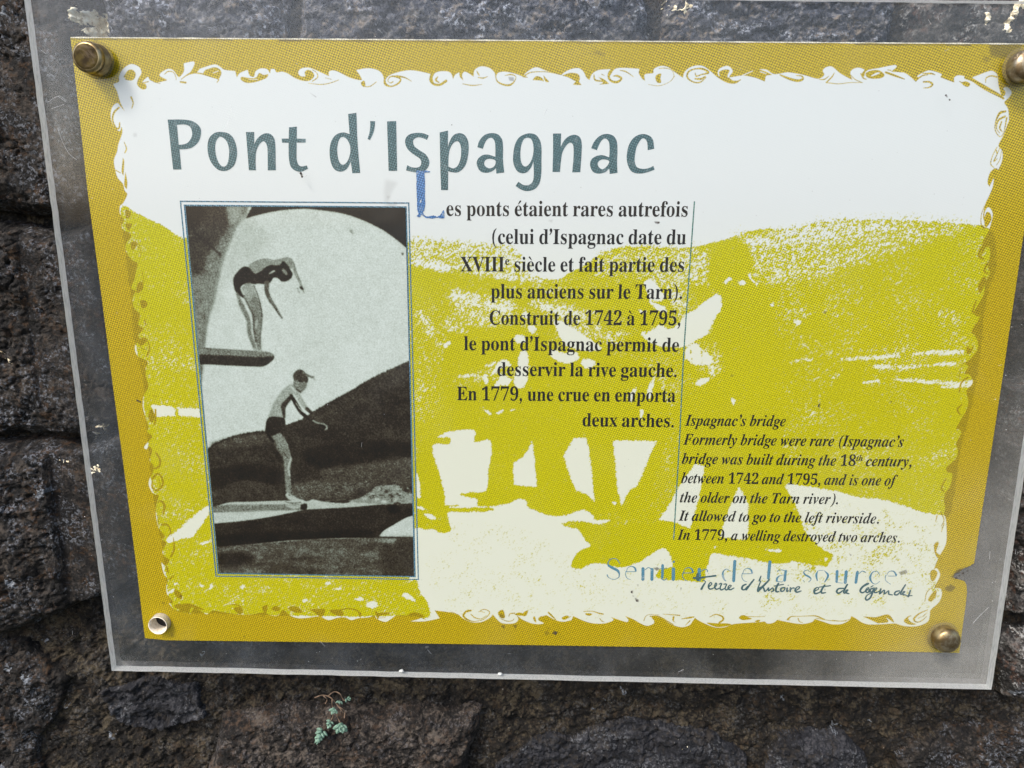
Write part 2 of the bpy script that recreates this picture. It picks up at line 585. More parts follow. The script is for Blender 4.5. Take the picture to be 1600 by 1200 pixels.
# gold frame ink: everything outside the flourished window
A = np.ones((PL.h, PL.w))
window = [(177.5, 131), (186, 127.5), (186, 119), (192.5, 107.5), (205, 100), (217.5, 105), (221, 114), (216, 123), (214, 131), (218, 137), (224, 140), (229, 137.5), (227.5, 131), (222, 129),
          (231, 120), (234, 125), (245, 129), (255, 127), (261, 125), (250, 119), (251, 114), (262.5, 107.5), (271, 110), (277.5, 119), (281, 120), (287.5, 111), (287, 99, 1), (302, 96),
          (304, 100), (298, 112), (291, 117), (306, 114), (312, 107.5, 1), (335, 100.6), (345, 105), (350, 109), (367.5, 111, 1), (370, 121, 1), (375, 114), (387, 109, 1), (390, 118), (397, 120), (399, 112),
          (407, 107), (417, 108), (422, 115, 1), (423, 108, 1), (429, 108), (432, 113), (441, 112), (450, 115), (459, 121), (472, 126), (484, 126), (491, 119), (488, 112), (481, 109), (476, 113), (477, 119), (470, 119),
          (466, 114), (469, 108), (477, 105.6), (486, 106.5), (500, 112.5), (514, 119, 1), (514, 112), (521, 110), (530, 113), (546, 121), (560, 125), (566, 125, 1), (562, 117), (556.5, 109.5, 1), (574, 106.5),
          (590, 109.5), (598, 117), (601, 128), (604, 122), (612, 116), (635, 110), (653, 111), (672.5, 115.5, 1), (671, 123), (674, 130), (678, 131), (676, 122), (680, 114), (692, 111), (704, 113.5), (708, 124, 1), (711, 117),
          (717.5, 113, 1), (718.5, 120), (724, 126, 1), (722, 117), (726, 112), (733, 115), (740, 120, 1), (741.5, 109.5), (752, 103.5), (765.5, 106.5), (773, 114), (774.5, 121), (778, 114), (789, 112), (806, 115.5),
          (822, 122, 1), (819, 117), (828, 109), (838.5, 105), (850.5, 109.5), (860, 112.5), (877.5, 117, 1), (882, 113), (892, 108), (904.5, 106.5), (912, 112.5), (916, 121), (921, 125, 1), (925, 116), (935, 109.5), (954, 108, 1),
          (950, 114), (950, 121), (960, 108.5), (972, 106), (999, 107.5, 1), (999, 115), (1008, 127, 1), (1007, 117), (1014, 115), (1021, 114), (1021.5, 108), (1032, 103), (1044, 105), (1054, 112.5), (1067, 121.5, 1), (1070, 112),
          (1081, 104), (1096, 102.5), (1108, 109.5), (1120, 120), (1132, 127.5), (1144, 130.5), (1157.5, 125, 1), (1146, 126), (1139.5, 120), (1145, 112), (1141, 105), (1134, 103), (1123, 108.5), (1122, 117), (1127, 120, 1), (1140, 121),
          (1160, 118), (1180, 121.5), (1195, 127.5, 1), (1197, 118.5), (1207, 117, 1), (1197, 112), (1186, 108, 1), (1198, 109), (1208, 115.5), (1219, 115), (1231, 113), (1255, 117), (1270, 121.5), (1280, 123), (1288, 117), (1285.5, 111),
          (1289, 106), (1297, 103.5), (1303, 106), (1312, 114), (1324, 121), (1332, 125, 1), (1329, 117), (1329.5, 111), (1336, 106.5), (1344, 106), (1351, 109, 1), (1346, 116), (1350, 120), (1352, 113), (1358, 109), (1375, 106), (1398, 101.5), (1401, 104.5),
          (1392, 112, 1), (1406, 113), (1414, 114), (1422.5, 120), (1431, 128, 1), (1436, 122), (1433, 119), (1441, 114, 1), (1452.5, 110), (1471, 115.6), (1469, 120.6, 1), (1480, 125), (1491, 129, 1), (1491, 121), (1498, 117.5), (1507, 119, 1), (1507, 123),
          (1519, 127.5), (1537.5, 140), (1569, 156, 1), (1540, 138), (1519, 121, 1), (1547.5, 110.6), (1556, 114), (1559, 120), (1560, 132), (1565, 150), (1570, 149), (1571, 143), (1567.5, 138), (1574, 136), (1580.6, 144), (1576, 153), (1569, 160),
          (1575, 170), (1576.5, 187.5), (1574, 194), (1571, 203), (1566, 215), (1560, 227.5), (1566, 236), (1566, 250), (1560, 265, 1), (1554, 263), (1546, 272), (1543, 288, 1), (1548, 282), (1553, 279, 1), (1551, 292), (1545, 307), (1539, 320), (1536, 340),
          (1541, 350), (1538, 335), (1543, 324), (1549, 328), (1551, 338), (1545, 360), (1538, 373), (1534, 385), (1533, 402, 1), (1540, 387), (1546, 387), (1547, 400), (1543, 415), (1547, 427), (1540, 440), (1537, 460), (1527, 478), (1522, 488), (1527, 495),
          (1532, 492, 1), (1528, 502), (1523, 508), (1517, 520, 1), (1523, 524), (1528, 535), (1527, 547), (1515, 562), (1507, 569, 1), (1513, 572), (1507, 584), (1514, 585), (1519, 592), (1519, 600), (1510, 611), (1513, 625), (1511, 638), (1506, 648), (1493, 670, 1), (1499, 671),
          (1502, 677), (1494, 693), (1497, 704), (1493, 717), (1478.5, 731), (1480, 738, 1), (1488, 741), (1484, 761), (1477, 770), (1475, 783), (1477, 794), (1475, 802), (1478, 812), (1479, 827), (1478, 850), (1466, 872), (1459, 890, 1), (1464, 888), (1469, 897),
          (1466, 906), (1460, 918), (1468, 919), (1472, 925), (1468, 940), (1454, 953), (1453, 960), (1450, 971), (1437, 977.5), (1424, 979), (1412, 978), (1399, 974, 1), (1372, 975.6), (1356, 975.6), (1345, 971.6), (1337, 966), (1330, 962.6, 1), (1327, 969), (1315, 975), (1300, 975.5),
          (1288, 972), (1273, 967, 1), (1268.5, 972), (1252, 975), (1231, 972), (1214.5, 968.5, 1), (1208.5, 973), (1199.5, 974.5), (1195, 971, 1), (1186, 972), (1150, 974.5), (1142, 976.5), (1132, 980), (1118.5, 980.5), (1105, 976), (1090, 968.5), (1086, 965, 1),
          (1081.5, 971.5), (1077, 977), (1065, 980), (1050, 976), (1035, 967), (1023, 962.5, 1), (1018, 965), (1022, 970), (1021.5, 974.5, 1), (1011, 978), (999, 973), (988.5, 967), (976.5, 962.5, 1), (982, 968.5), (979.5, 972), (967.5, 968.5), (954, 964, 1), (958.5, 969), (945, 974),
          (927, 974), (912, 970), (895.5, 962.5, 1), (893, 969, 1), (888, 970), (879, 971.5), (866, 968), (854, 961, 1), (845, 964), (841, 969), (850, 974), (835, 975), (818, 969), (807, 961, 1), (810, 968), (803, 974), (785, 974), (776, 967), (770, 960, 1), (766, 965), (752, 972), (736, 972), (723, 966),
          (716, 960), (702, 956.6), (679, 953.7, 1), (687, 966, 1), (674, 969), (660, 971), (641, 971, 1), (658, 965.5), (651, 959), (637, 961.6), (620, 961.6), (611, 967), (602, 971.7), (589, 967), (585, 961.6), (576.5, 964.5), (559, 966), (549, 969), (539, 964.5), (526, 965.5), (513, 969), (499, 963),
          (483, 965), (467, 966), (454, 962), (442.5, 953), (434, 962), (422, 961), (412, 956.7), (394, 960), (374, 960), (346, 956), (332.5, 954), (323, 960), (313, 954), (303, 951), (297, 959.5, 1), (294, 956), (288.5, 957), (272, 952), (264, 943, 1), (270, 942), (269, 938), (261, 928), (260, 915),
          (262, 906), (255.5, 895), (252, 878.5, 1), (258.5, 884), (265, 875), (257, 869.5), (254, 860.5), (260, 848.5), (252.5, 842.5, 1), (258, 838), (248, 825), (244, 807), (244, 790), (248, 774), (240, 772), (233, 760), (233, 750), (238, 740), (240, 728), (234, 720), (236, 712), (238, 703), (233, 697), (229, 702), (225, 699), (230, 692), (238, 682),
          (230, 675), (232, 667), (228, 653), (224, 640), (223, 630), (225, 617), (232, 604), (228, 588), (228, 574), (231, 565), (216, 557), (211, 547), (212, 537.5), (219, 531), (216, 523), (225, 514), (216, 507), (219, 492), (210, 482), (207, 470), (209, 460),
          (213, 455), (205, 450), (210, 437), (213, 422), (215, 411), (207, 407), (197, 393), (197, 380), (204, 372), (203, 364), (193, 360), (190, 352), (194, 344), (187.5, 334), (187.5, 322), (192, 318), (199, 304), (195, 298), (192, 287), (184, 278), (180, 265), (178, 250), (183, 237),
          (185, 225), (191, 208), (190, 198), (187, 205), (178, 198), (173, 183), (175, 168), (183, 161), (188, 166), (195, 174, 1), (188, 160), (183, 143), (177.5, 133)]
paint(A, PL.poly(outline(window, 3)), 0.0)
# flourishes in the gold ink inside the window
for pts in [
    [(193, 120, 1), (200, 110), (207, 109), (212, 115), (210, 123), (204, 126), (195, 124)], [(321, 109, 1), (335, 105), (343, 108), (346, 114), (344, 120), (341, 123), (330, 120), (318, 115)],
    [(376, 124), (378, 120), (390, 122), (400, 121), (405, 114), (412, 117), (419, 116), (416, 122), (400, 128), (385, 129.5)], [(564, 129), (569, 126), (571, 133), (569, 136), (565, 133)],
    [(832, 125, 1), (838, 119), (846, 121), (850, 127), (846, 126)], [(849, 118), (853, 122), (858, 128), (852, 127)],
    [(878, 118, 1), (890, 114), (902, 115), (906, 121), (904, 128), (899, 127), (888, 121)], [(895, 132.5, 1), (902, 126), (909, 133, 1)],
    [(935, 120, 1), (944, 124), (952, 131, 1), (936, 132), (942, 129)], [(1026, 117), (1033, 115), (1032, 122), (1033, 129), (1027, 129), (1024, 122)],
    [(1124, 112), (1133, 108.5), (1140, 110), (1137, 117), (1138, 124), (1144, 128), (1134, 126), (1125, 119)], [(1162, 116), (1176, 110), (1186, 109), (1198, 114), (1204, 117), (1197, 118.5), (1195, 127, 1), (1180, 121)],
    [(1353, 114), (1362, 110), (1374, 110), (1382, 117), (1377, 122), (1362, 123), (1354, 120)], [(1503, 129), (1509, 127), (1516, 131), (1512, 136), (1505, 133)],
    [(1560, 262, 1), (1553, 268), (1553, 277, 1), (1546, 292, 1), (1543, 284), (1548, 268)], [(1541, 332), (1547, 333), (1549, 344), (1540, 356), (1538, 345)],
    [(1537, 432), (1541, 438), (1532, 458), (1528, 448)], [(1511, 540), (1516, 545), (1521, 540), (1518, 550), (1511, 553)], [(1460, 850), (1467, 848), (1463, 862), (1470, 868), (1465, 872), (1460, 862)],
    [(1454, 893), (1460, 890), (1465, 896), (1459, 908), (1454, 905)], [(1450, 937), (1457, 926), (1463, 922), (1462, 932), (1455, 940)],
    [(1424, 962), (1419, 963), (1412, 970), (1420, 976), (1432, 975.5), (1424, 972), (1419, 966)], [(1348, 963, 1), (1361, 964), (1370, 964), (1385, 960), (1392, 963), (1397, 973), (1385, 965), (1388, 972), (1372, 974, 1)],
    [(778, 957), (786, 953), (789, 965), (782, 965)], [(804, 960), (812, 957), (822, 961), (812, 962)], [(816, 962), (819, 956), (825, 954), (822, 962)], [(833, 964), (836, 964), (838, 973), (834, 969)],
    [(841, 968), (845, 963), (855, 964), (860, 970), (850, 973)], [(878, 965), (884, 962), (889, 963), (884, 968), (879, 968)], [(915, 958), (925, 959), (922, 962), (916, 961)],
    [(1051, 964), (1054, 963), (1053, 970), (1056, 973), (1051, 970)], [(1155, 964), (1162, 961), (1168, 964), (1175, 967), (1162, 969), (1156, 967)], [(1179, 971), (1184, 968.5), (1188, 969), (1185, 972)],
    [(1104, 973), (1122, 974), (1136, 974), (1143, 976), (1132, 979), (1118, 979.5)],
    [(279, 958, 0), (284, 945), (296, 943), (310, 948), (320, 953), (304, 951), (299, 949), (295, 958), (288, 956)], [(272, 946), (282, 943), (285, 952), (275, 950)], [(272, 921), (283, 927), (284, 936), (275, 932)],
    [(365, 951), (374, 948), (380, 955), (374, 960)], [(410, 948), (418, 946), (416, 957), (411, 954)], [(424, 952), (430, 947), (438, 950), (434, 955)], [(450, 950), (458, 947), (468, 950), (472, 957), (462, 957), (454, 954)],
    [(484, 952), (507, 952), (505, 962), (500, 964), (490, 956)], [(516, 953), (532, 953), (537, 960), (530, 963), (517, 957)], [(586, 955), (592, 958), (598, 957), (610, 957), (606, 960), (594, 962), (590, 968)], [(560, 957), (565, 958), (563, 966)],
    [(638, 961), (645, 957), (655, 958), (664, 964), (652, 964)], [(192, 246, 1), (194, 252), (193, 275, 1), (190, 268)], [(196, 268, 1), (199, 285), (198, 296, 1), (194, 289)],
    [(196, 328), (203, 330), (204, 338), (197, 341)], [(196, 350), (206, 350), (201, 360)], [(204, 380), (212, 377), (219, 386), (216, 380), (211, 388), (206, 390)], [(214, 445), (221, 440), (223, 452), (214, 458)],
    [(219, 470), (228, 470), (230, 478), (222, 482)], [(216, 531), (226, 527), (229, 533), (222, 540), (216, 537)], [(233, 643), (238, 640), (242, 650), (238, 660), (232, 654)],
]:
    paint(A, PL.poly(outline(pts, 4)), 1.0)
for pts in [
    [(283, 124, 1), (292, 117.5, 1.6), (302, 114, 1.8), (314, 115, 2), (328, 119, 2.5), (341, 123.5, 2), (339, 129, 1)], [(282, 128, 2.5), (290, 129, 3)], [(257, 116, 1), (263, 111.5, 1.6), (271, 113, 1.2), (275, 121, 1.2), (275, 125, .6)],
    [(221, 130, 1.5), (232, 127.5, 1.5)], [(240, 128, 1), (250, 130.5, 1)], [(482, 130, .7), (500, 132, 1.2), (515, 130, 1.2), (529, 125, 1)], [(508, 121.5, .7), (518, 124, .8)], [(488, 127, 1.5), (496, 121, 1.5), (495, 114, 1.2), (488, 109, 1)],
    [(568, 135, 1), (578, 135, 1.4), (588, 128, 1)], [(601, 122, 2.5), (602, 131, 4), (611, 135, 2), (622, 130.5, 2.6), (626, 124, 2.5), (620, 120, 3), (611, 119.5, 2), (606, 125, 1.2), (609, 130, 2), (614, 128, 2)],
    [(620, 119, 3), (632, 121, 2), (643, 127, .8)], [(677, 117, 1.5), (672, 124, 3), (677, 131, 3.4), (687, 132.5, 3.4), (697, 126.5, 4)], [(684, 120, 1.5), (681, 125, 3), (686, 129, 1.5)], [(723, 131, 1), (738, 133.5, 1.6), (753, 132, .7)],
    [(745, 111, 1.2), (747, 115, 2), (749, 118, 1)], [(747, 121, 1.2), (755, 122, 1.8), (762, 119.5, .8)], [(774, 118, 1), (777, 127, 2), (786, 132, 2.5), (796, 133, 3), (803, 128, 2), (806, 120, 1), (799, 116.5, 2), (789, 118, .8)],
    [(818, 120, 2), (828, 113.5, 1.6), (845, 112, 1.2), (860, 113, 1.2), (877, 117, 1)], [(816, 118, 2), (824, 121, 1.2)], [(928, 117, 1.5), (930, 125, 2.5), (942, 127, 2)], [(940, 116, 1.2), (944, 118, 1)],
    [(956, 112, 2), (951, 120, 3.5), (956, 127, 3.5), (965, 128, 3.8), (971, 122.5, 3), (964, 118.5, 3), (958, 119, 1)], [(969, 110, 1.2), (978, 112, 1.8), (990, 120, .8)], [(1013, 132, .6), (1030, 134, .9), (1046, 128, .7), (1054, 119, 1)],
    [(1002, 110, 4), (1000, 114, 4), (1005, 124, 1.5)], [(1030, 107, 1), (1040, 106.5, 1.2), (1050, 110, .7), (1053, 119, .9), (1049, 126, .8)],
    [(1103, 121, 1.2), (1094, 128.5, 2), (1083, 128, 2), (1074, 121, 2.6), (1076, 112, 2.6), (1087, 107.5, 2), (1099, 108, 3), (1107, 113.5, 3), (1096, 116.5, 1.8), (1088, 119, 2), (1086, 113.5, 1)], [(1086, 123, 2), (1095, 123.5, 3), (1102, 119.5, 2)],
    [(1128, 122, 3), (1140, 129, 2.2), (1150, 129, 2.2), (1157, 124.5, 1.5)], [(1219, 117, 2), (1232, 122.5, 3.5), (1245, 126, 4), (1254, 124, 3.4), (1253, 119, 2), (1244, 118, 1.2)],
    [(1303.5, 114, 1), (1300, 120, 2), (1291, 129, 2)], [(1295, 119, 1), (1288, 124, 1.8), (1280, 124, 1)], [(1291, 129, 1.2), (1310, 131, 1.2), (1328, 129, 1), (1348, 129, .9)], [(1329, 117, 1), (1336, 124, 1.2), (1346, 128.5, 1)],
    [(1345, 115, 1.6), (1349, 122, 2), (1354, 124, 1)], [(1384, 113, 3), (1398, 118, 3.2), (1413, 123.5, 1.5)], [(1387, 109, 1), (1392, 110, 1.5)], [(1443, 128, 2.4), (1452, 128, 2.6), (1457, 132, 3), (1452, 136.5, 2), (1443, 137.5, 1)],
    [(1434, 123, 2.5), (1442, 118, 2), (1450, 117, 1)], [(1442, 115, 1.5), (1455, 115, 2.5), (1461, 117, 1)], [(1499, 127, 1), (1504, 130, 2)], [(1520, 124, 3), (1545, 139, 3.6), (1560, 148, 4), (1568, 154, 3)], [(1558, 120.5, 2), (1549, 118.5, 2), (1541, 122, 1.8), (1540, 129, 1)],
    [(1571, 174, 3), (1562, 177, 4), (1556, 190, 2), (1555, 203, 1.6), (1562, 213.5, 1.2), (1568, 208, 1.2), (1571, 195, 2), (1573, 184, 2.5)], [(1570, 182, 3), (1560, 188, 3), (1557, 200, 1.5), (1562, 208, 1)], [(1565, 190, 2), (1562, 200, 2.4), (1566, 206, 1)],
    [(1558, 230, 1.2), (1551, 243, 1.2), (1548, 256, 1.5), (1553, 262, 1)], [(1562, 231, 1), (1557, 243, 1.4), (1553, 252, 2), (1558, 248, 1)], [(1565, 236, .8), (1562, 250, 1), (1557, 258, 1)], [(1556, 233, 1.2), (1558, 240, 2)],
    [(1538, 322, 1), (1533.5, 335, 1.2), (1533, 350, 1.6), (1538, 357, 3)], [(1532, 388, 3), (1530, 400, 4), (1537, 405, 2)], [(1542, 412, 3), (1538, 424, 3), (1545, 428, 1.5)], [(1525, 470, 2), (1520, 488, 3), (1529, 484, 2)],
    [(1513, 565, 1), (1503, 570, 1), (1499, 590, 1.2)], [(1512, 590, 3), (1502, 598, 3), (1499, 612, 2)], [(1503, 632, 2), (1496, 640, 3), (1500, 648, 2)], [(1481, 712, 1), (1485, 719, 1.4)], [(1478, 748, 2), (1471, 762, 2.5), (1475, 768, 2)],
    [(1470, 800, 2), (1475, 812, 1.5), (1471, 822, 1)], [(1464, 806, 2), (1462, 815, 1)], [(1475, 818, 1.5), (1471, 831, 1)],
    [(1456, 918, 1), (1448, 926, 1.4), (1445, 940, 1)], [(1449, 953, 1.2), (1436, 959, 2.4), (1428, 967, 3), (1432, 972, 2), (1440, 970, 1.6), (1448, 963, 1)], [(1435, 966, 1.4), (1443, 962, 2), (1450, 955, 1)], [(1300, 969, 1), (1315, 970.5, 1.2), (1327, 968, 1)],
    [(1109, 964, 1.2), (1118, 960, 1.8), (1128, 963, 2.6), (1130, 968, 3), (1124, 973, 3)], [(1158, 962, 1.5), (1172, 963.5, 1.2), (1195, 963.5, .7)], [(1231, 968, 3.4), (1236, 963.5, 1.8), (1248, 963, 1), (1262, 962.5, 1.2), (1275, 962.5, 2), (1288, 968, 2)],
    [(1275, 966, 1), (1300, 970, 1), (1322, 970.5, .8)], [(1247, 966, 1.6), (1249, 971, 1.4), (1254, 973, 1)], [(912, 955.5, 1.2), (925, 955, 1.2), (935, 958, 2), (942, 959.5, 2.4)], [(937, 966, 1), (940, 970, 1.5), (944, 972, .8)],
    [(1006, 970, 1.2), (1009, 963, 1), (1016, 960, .8), (1030, 961, .7)], [(1016, 963, 2), (1028, 963, 2.2), (1040, 969, 2), (1052, 976, 1.5)], [(1036, 959.5, .8), (1050, 960.5, 1.4), (1062, 961.5, 2)], [(1065, 967, 1), (1078, 965, 3), (1084, 964, 2)], [(1071, 977, .8), (1078, 970, 2)],
    [(727, 957, 1), (736, 954, 2.4), (729, 955, 3), (724, 962, 3.2), (730, 968, 3), (740, 971, 1.4), (755, 968, 1.2), (764, 960, 1.4), (764, 955, 1.4), (756, 952, 1.4), (748, 956, 1)], [(736, 960, 1.6), (742, 965, 1.8), (752, 967, 1.2), (760, 962, 1)],
    [(750, 955, 1), (757, 957, 1)], [(697, 959, 1), (706, 956.5, 1), (712, 958.5, .8)], [(795, 963, 1), (797, 959, 1.6), (804, 958, 2)], [(783, 967, 1), (792, 970.5, 1.4), (800, 970, 1.2), (803, 967, 1)], [(887, 966, 1), (892, 963, 1)],
    [(857, 957, 2.5), (862, 962, 3), (868, 968, 1.5)], [(530, 953, 2), (545, 951, 2), (558, 954, 2.4), (562, 960, 2)], [(602, 965, 1), (590, 966, .8)], [(650, 961, 1.2), (665, 968, 1)],
    [(360, 945, 1.2), (370, 945, 2), (378, 949, 1.5)], [(186, 168, 2.5), (178, 176, 3), (176, 188, 2.6), (181, 200, 3), (186, 200, 2.6), (187, 192, 2)], [(205, 152, 3), (208, 161, 2), (206, 169, 1.4)], [(194, 222, 1), (197.5, 232, 2), (195, 239, 1.5)], [(181, 266, 1.5), (188, 270, 1.4)],
    [(213, 383, 1), (220, 392, 1), (219, 402, 1)], [(222, 425, 1.2), (224, 436, 1), (222, 450, 3)], [(226, 500, 2), (228, 508, 2)], [(229, 530, 1.5), (234, 543, 2), (230, 556, 3)], [(218, 540, 1.2), (224, 546, 1), (231, 543, 1)], [(238, 618, .8), (245, 620, 1)],
    [(243, 640, 3), (243, 655, 3), (241, 664, 2)], [(244, 708, 3), (250, 718, 3), (249, 728, 3), (242, 732, 3), (236, 730, 2)], [(238, 748, 3.4), (246, 740, 3), (253, 747, 3), (254, 758, 3), (246, 766, 3), (238, 762, 3), (238, 752, 2)], [(248, 748, 1), (251, 760, 1)],
    [(246, 785, 1.4), (252, 783, 3), (257, 790, 4), (255, 802, 3)], [(246, 805, 1), (248, 820, 1)], [(253, 820, 3.4), (262, 820, 3), (267, 832, 2), (262, 838, 1)], [(271, 840, 1), (272, 858, 3), (267, 870, 2.4)], [(261, 886, 3), (262, 893, 3.4)], [(265, 905, 3), (271, 900, 2)],
]:
    paint(A, PL.stroke(pts, n=4), 1.0)
for pts in [[(1362, 118.5, 1.6), (1370, 115, 3), (1374, 114, 1.5)], [(187.5, 124, 1.4), (195, 122, 1.8)], [(606, 128, .8), (611, 131, 1.2), (619, 126, 1)], [(389, 124, .6), (402, 124, 1)], [(333, 114, 1), (341, 111, 1)],
            [(1188, 112, 1.2), (1197, 115, 1)], [(1160, 118, 1.4), (1176, 111, 1)], [(1450, 955, 1), (1437, 966, 1)]]:
    paint(A, PL.stroke(pts, n=4), 0.0)
# stains, rust spots and grime of the sheet
S = np.zeros((PL.h, PL.w))
for pts, v, s in [
    ([(1545, 68), (1600, 68), (1592, 88), (1570, 92), (1548, 88)], .55, 1.5), ([(1535, 90), (1545, 88), (1547, 95), (1538, 97)], .4, 1.5), ([(1574, 98), (1584, 92), (1600, 100), (1600, 122), (1585, 124), (1574, 112)], .62, 1.5), ([(1561, 101), (1568, 101), (1566, 107), (1561, 106)], .3, 1.5),
    ([(1503, 903), (1475, 900), (1480, 914), (1492, 926), (1493, 918)], .0, 1), ([(1476, 918), (1486, 913), (1494, 918), (1486, 925), (1478, 923)], .6, 1), ([(1486, 902), (1496, 890), (1522, 884), (1524, 892), (1500, 906)], .8, 1.5),
    ([(1021, 888), (1027, 886), (1031, 889), (1026, 892)], .7, .6), ([(985, 925), (989, 922), (989, 928)], .6, .5), ([(992, 934), (998, 937), (998, 941), (993, 939)], .7, .5), ([(988, 930), (991, 931), (989, 933)], .4, .5), ([(995, 913), (998, 913), (997, 917)], .4, .5),
    ([(862, 990), (866, 985), (872, 988), (869, 993)], .75, .6), ([(850, 988), (855, 985), (860, 990), (853, 993)], .4, 1), ([(854, 980), (860, 980), (858, 984)], .35, 1), ([(782, 978), (789, 976), (788, 983)], .6, .8), ([(801, 977), (808, 976), (806, 983)], .6, .8), ([(782, 958), (788, 962), (786, 967), (780, 964)], .45, 1),
    ([(1404, 894), (1416, 890), (1418, 895), (1408, 899)], .6, .7), ([(1022, 346), (1031, 346), (1029, 350), (1024, 349)], .8, .5), ([(469, 270), (473, 272), (473, 277), (470, 275)], .8, .5), ([(1476, 148), (1481, 150), (1480, 153)], .7, .5), ([(1483, 154), (1486, 157)] + [(1482, 156)], .7, .5),
    ([(794, 120), (803, 121), (803, 127), (796, 126)], .5, .8), ([(694, 65), (702, 66), (700, 71), (695, 70)], .35, 1.2), ([(930, 78), (946, 83), (944, 88), (928, 84)], .35, 2), ([(920, 82), (924, 82), (922, 86)], .4, 1), ([(602, 280), (622, 285), (612, 300), (606, 320), (622, 330), (602, 326), (600, 300)], .16, 3),
    ([(604, 306), (610, 306), (606, 312)], .3, 1), ([(606, 318), (622, 316), (618, 322), (606, 323)], .25, 1.5), ([(1286, 487), (1291, 486), (1290, 491)], .65, .6), ([(1390, 627), (1394, 626), (1393, 630)], .55, .5), ([(1279, 631), (1282, 630), (1280, 640)], .8, .4), ([(212, 625), (216, 625), (222, 629), (219, 629)], .9, .4),
    ([(1141, 585), (1147, 586), (1143, 590)], .4, .8), ([(1327, 865), (1331, 867), (1329, 869)], .6, .5), ([(252, 941), (258, 941), (256, 946)], .4, .8), ([(281, 930), (284, 930), (283, 937)], .6, .5), ([(483, 144), (494, 151), (494, 152.5)], .5, .4), ([(380, 994), (383, 993), (382, 997)], .6, .6),
    ([(856, 344), (864, 343), (862, 348)], .2, 1), ([(208, 208), (214, 208), (214, 214), (208, 214)], .16, 1.2), ([(180, 110), (186, 96), (176, 84), (168, 100)], .0, 1), ([(268, 985), (272, 993), (266, 996)], .4, 1.5), ([(1288, 920), (1290, 920), (1289, 924)], .5, .5), ([(1063, 918), (1065, 918), (1064, 923)], .7, .4),
]:
    paint(S, PL.poly(pts, s), v)
for k in range(150):
    x, y = rng.uniform(230, 1540), rng.uniform(140, 980)
    r = rng.uniform(.35, .8)
    paint(S, PL.poly([(x - r, y), (x, y - r), (x + r, y), (x, y + r)], 0), rng.uniform(.3, .7))
# dirt settled along the top edge
edge = [(x, 67.2 + 2.2 * math.sin(x * .013) ** 2, 1.2 + 1.6 * rng.rand()) for x in range(112, 1640, 18)]
ln = np.array(edge)
ln[:, 1] = 60.5 + (ln[:, 0] - 110) * .0068 + .6
for i in range(0, len(ln) - 3, 2):
    if rng.rand() < .75:
        paint(S, PL.stroke(ln[i:i + 3], .4, 2), rng.uniform(.3, .75))
sheet_img = add_image('sheet_inks', [D, A, S])

# ------------------------------------------------------------------ the old photograph in the print
PH = Plate(*[float(v) for v in (lambda q: (q[:, 0].min() - .001, q[:, 0].max() + .001, q[:, 1].min() - .001, q[:, 1].max() + .001))(ats([(285, 318), (639, 320), (652, 906), (338, 900)]))], .14)
T = np.full((PH.h, PH.w), .80)
K = lambda pts, v, s=.8, n=4: paint(T, PH.poly(outline(pts, n), s), v)
L = lambda pts, v, s=.6: paint(T, PH.stroke(pts, s), v)
K([(270, 310, 1), (392, 310, 1), (384, 341), (374, 352), (364, 372), (354, 398), (345, 430), (340, 456), (334, 478), (326, 502), (320, 545, 1), (314, 600), (300, 600, 1)], .46, 3)
K([(270, 310, 1), (360, 310, 1), (362, 340), (345, 372), (322, 400), (318, 425), (300, 430, 1)], .24, 7)
K([(286, 320), (320, 320), (310, 350), (298, 365)], .12, 6)
L([(294, 352, 3), (318, 375, 4), (345, 398, 3)], .18, 1.5)
K([(355, 322), (375, 322), (376, 340), (360, 350)], .55, 4)
K([(345, 430), (355, 397), (376, 347), (390, 340), (420, 370), (400, 400), (360, 440), (345, 480), (330, 520)], .72, 8)
K([(311, 570, 1), (316, 570, 1), (314, 600), (309, 600)], .42, 1.5)
K([(384, 341, 1), (389, 333), (397, 316, 1), (640, 314, 1), (640, 391, 1), (618, 373), (598, 359), (572, 346), (546, 336), (523, 331), (500, 328), (480, 326), (460, 326.5), (435, 329), (410, 334)], .04, 1.2)
K([(546, 361), (551, 359), (552, 366)], .55, 1)
K([(627, 395), (631, 396), (629, 399)], .3, .7)
# springboard and the bending diver
K([(300, 542, 1), (375, 547), (407, 549), (422, 551), (429, 557), (425, 564), (415, 571), (406, 573), (316, 569), (300, 568, 1)], .16)
K([(300, 542, 1), (375, 547), (407, 549), (422, 551), (428, 556), (405, 558), (340, 555), (300, 554, 1)], .45, 1)
K([(388, 417), (397, 410), (412, 405.5), (428, 407.5), (445, 403.5), (453, 404.5), (459, 412), (456, 420), (440, 416), (423, 414), (407, 424), (399, 427), (393, 424)], .53, 1.0)
L([(390, 414, 1.2), (402, 407.5, 1.4), (416, 404.6, 1.4), (430, 407, 1.4), (444, 403.5, 1.6), (453, 403.5, 1.8), (459, 410, 1.6)], .42, .5)
L([(455, 407, 6), (459, 417, 5.5), (462, 428, 4.2), (468, 440, 4), (472, 449, 4)], .52, .6)
L([(459, 410, 1.2), (463, 424, 1.2), (470, 440, 1.4)], .38, .4)
L([(470, 449, 4), (473, 452, 3.6)], .18, .7)
L([(465, 450, 1), (468, 458, 1.2)], .4, .3)
L([(472, 452, 1), (476, 458, 1.2)], .45, .3)
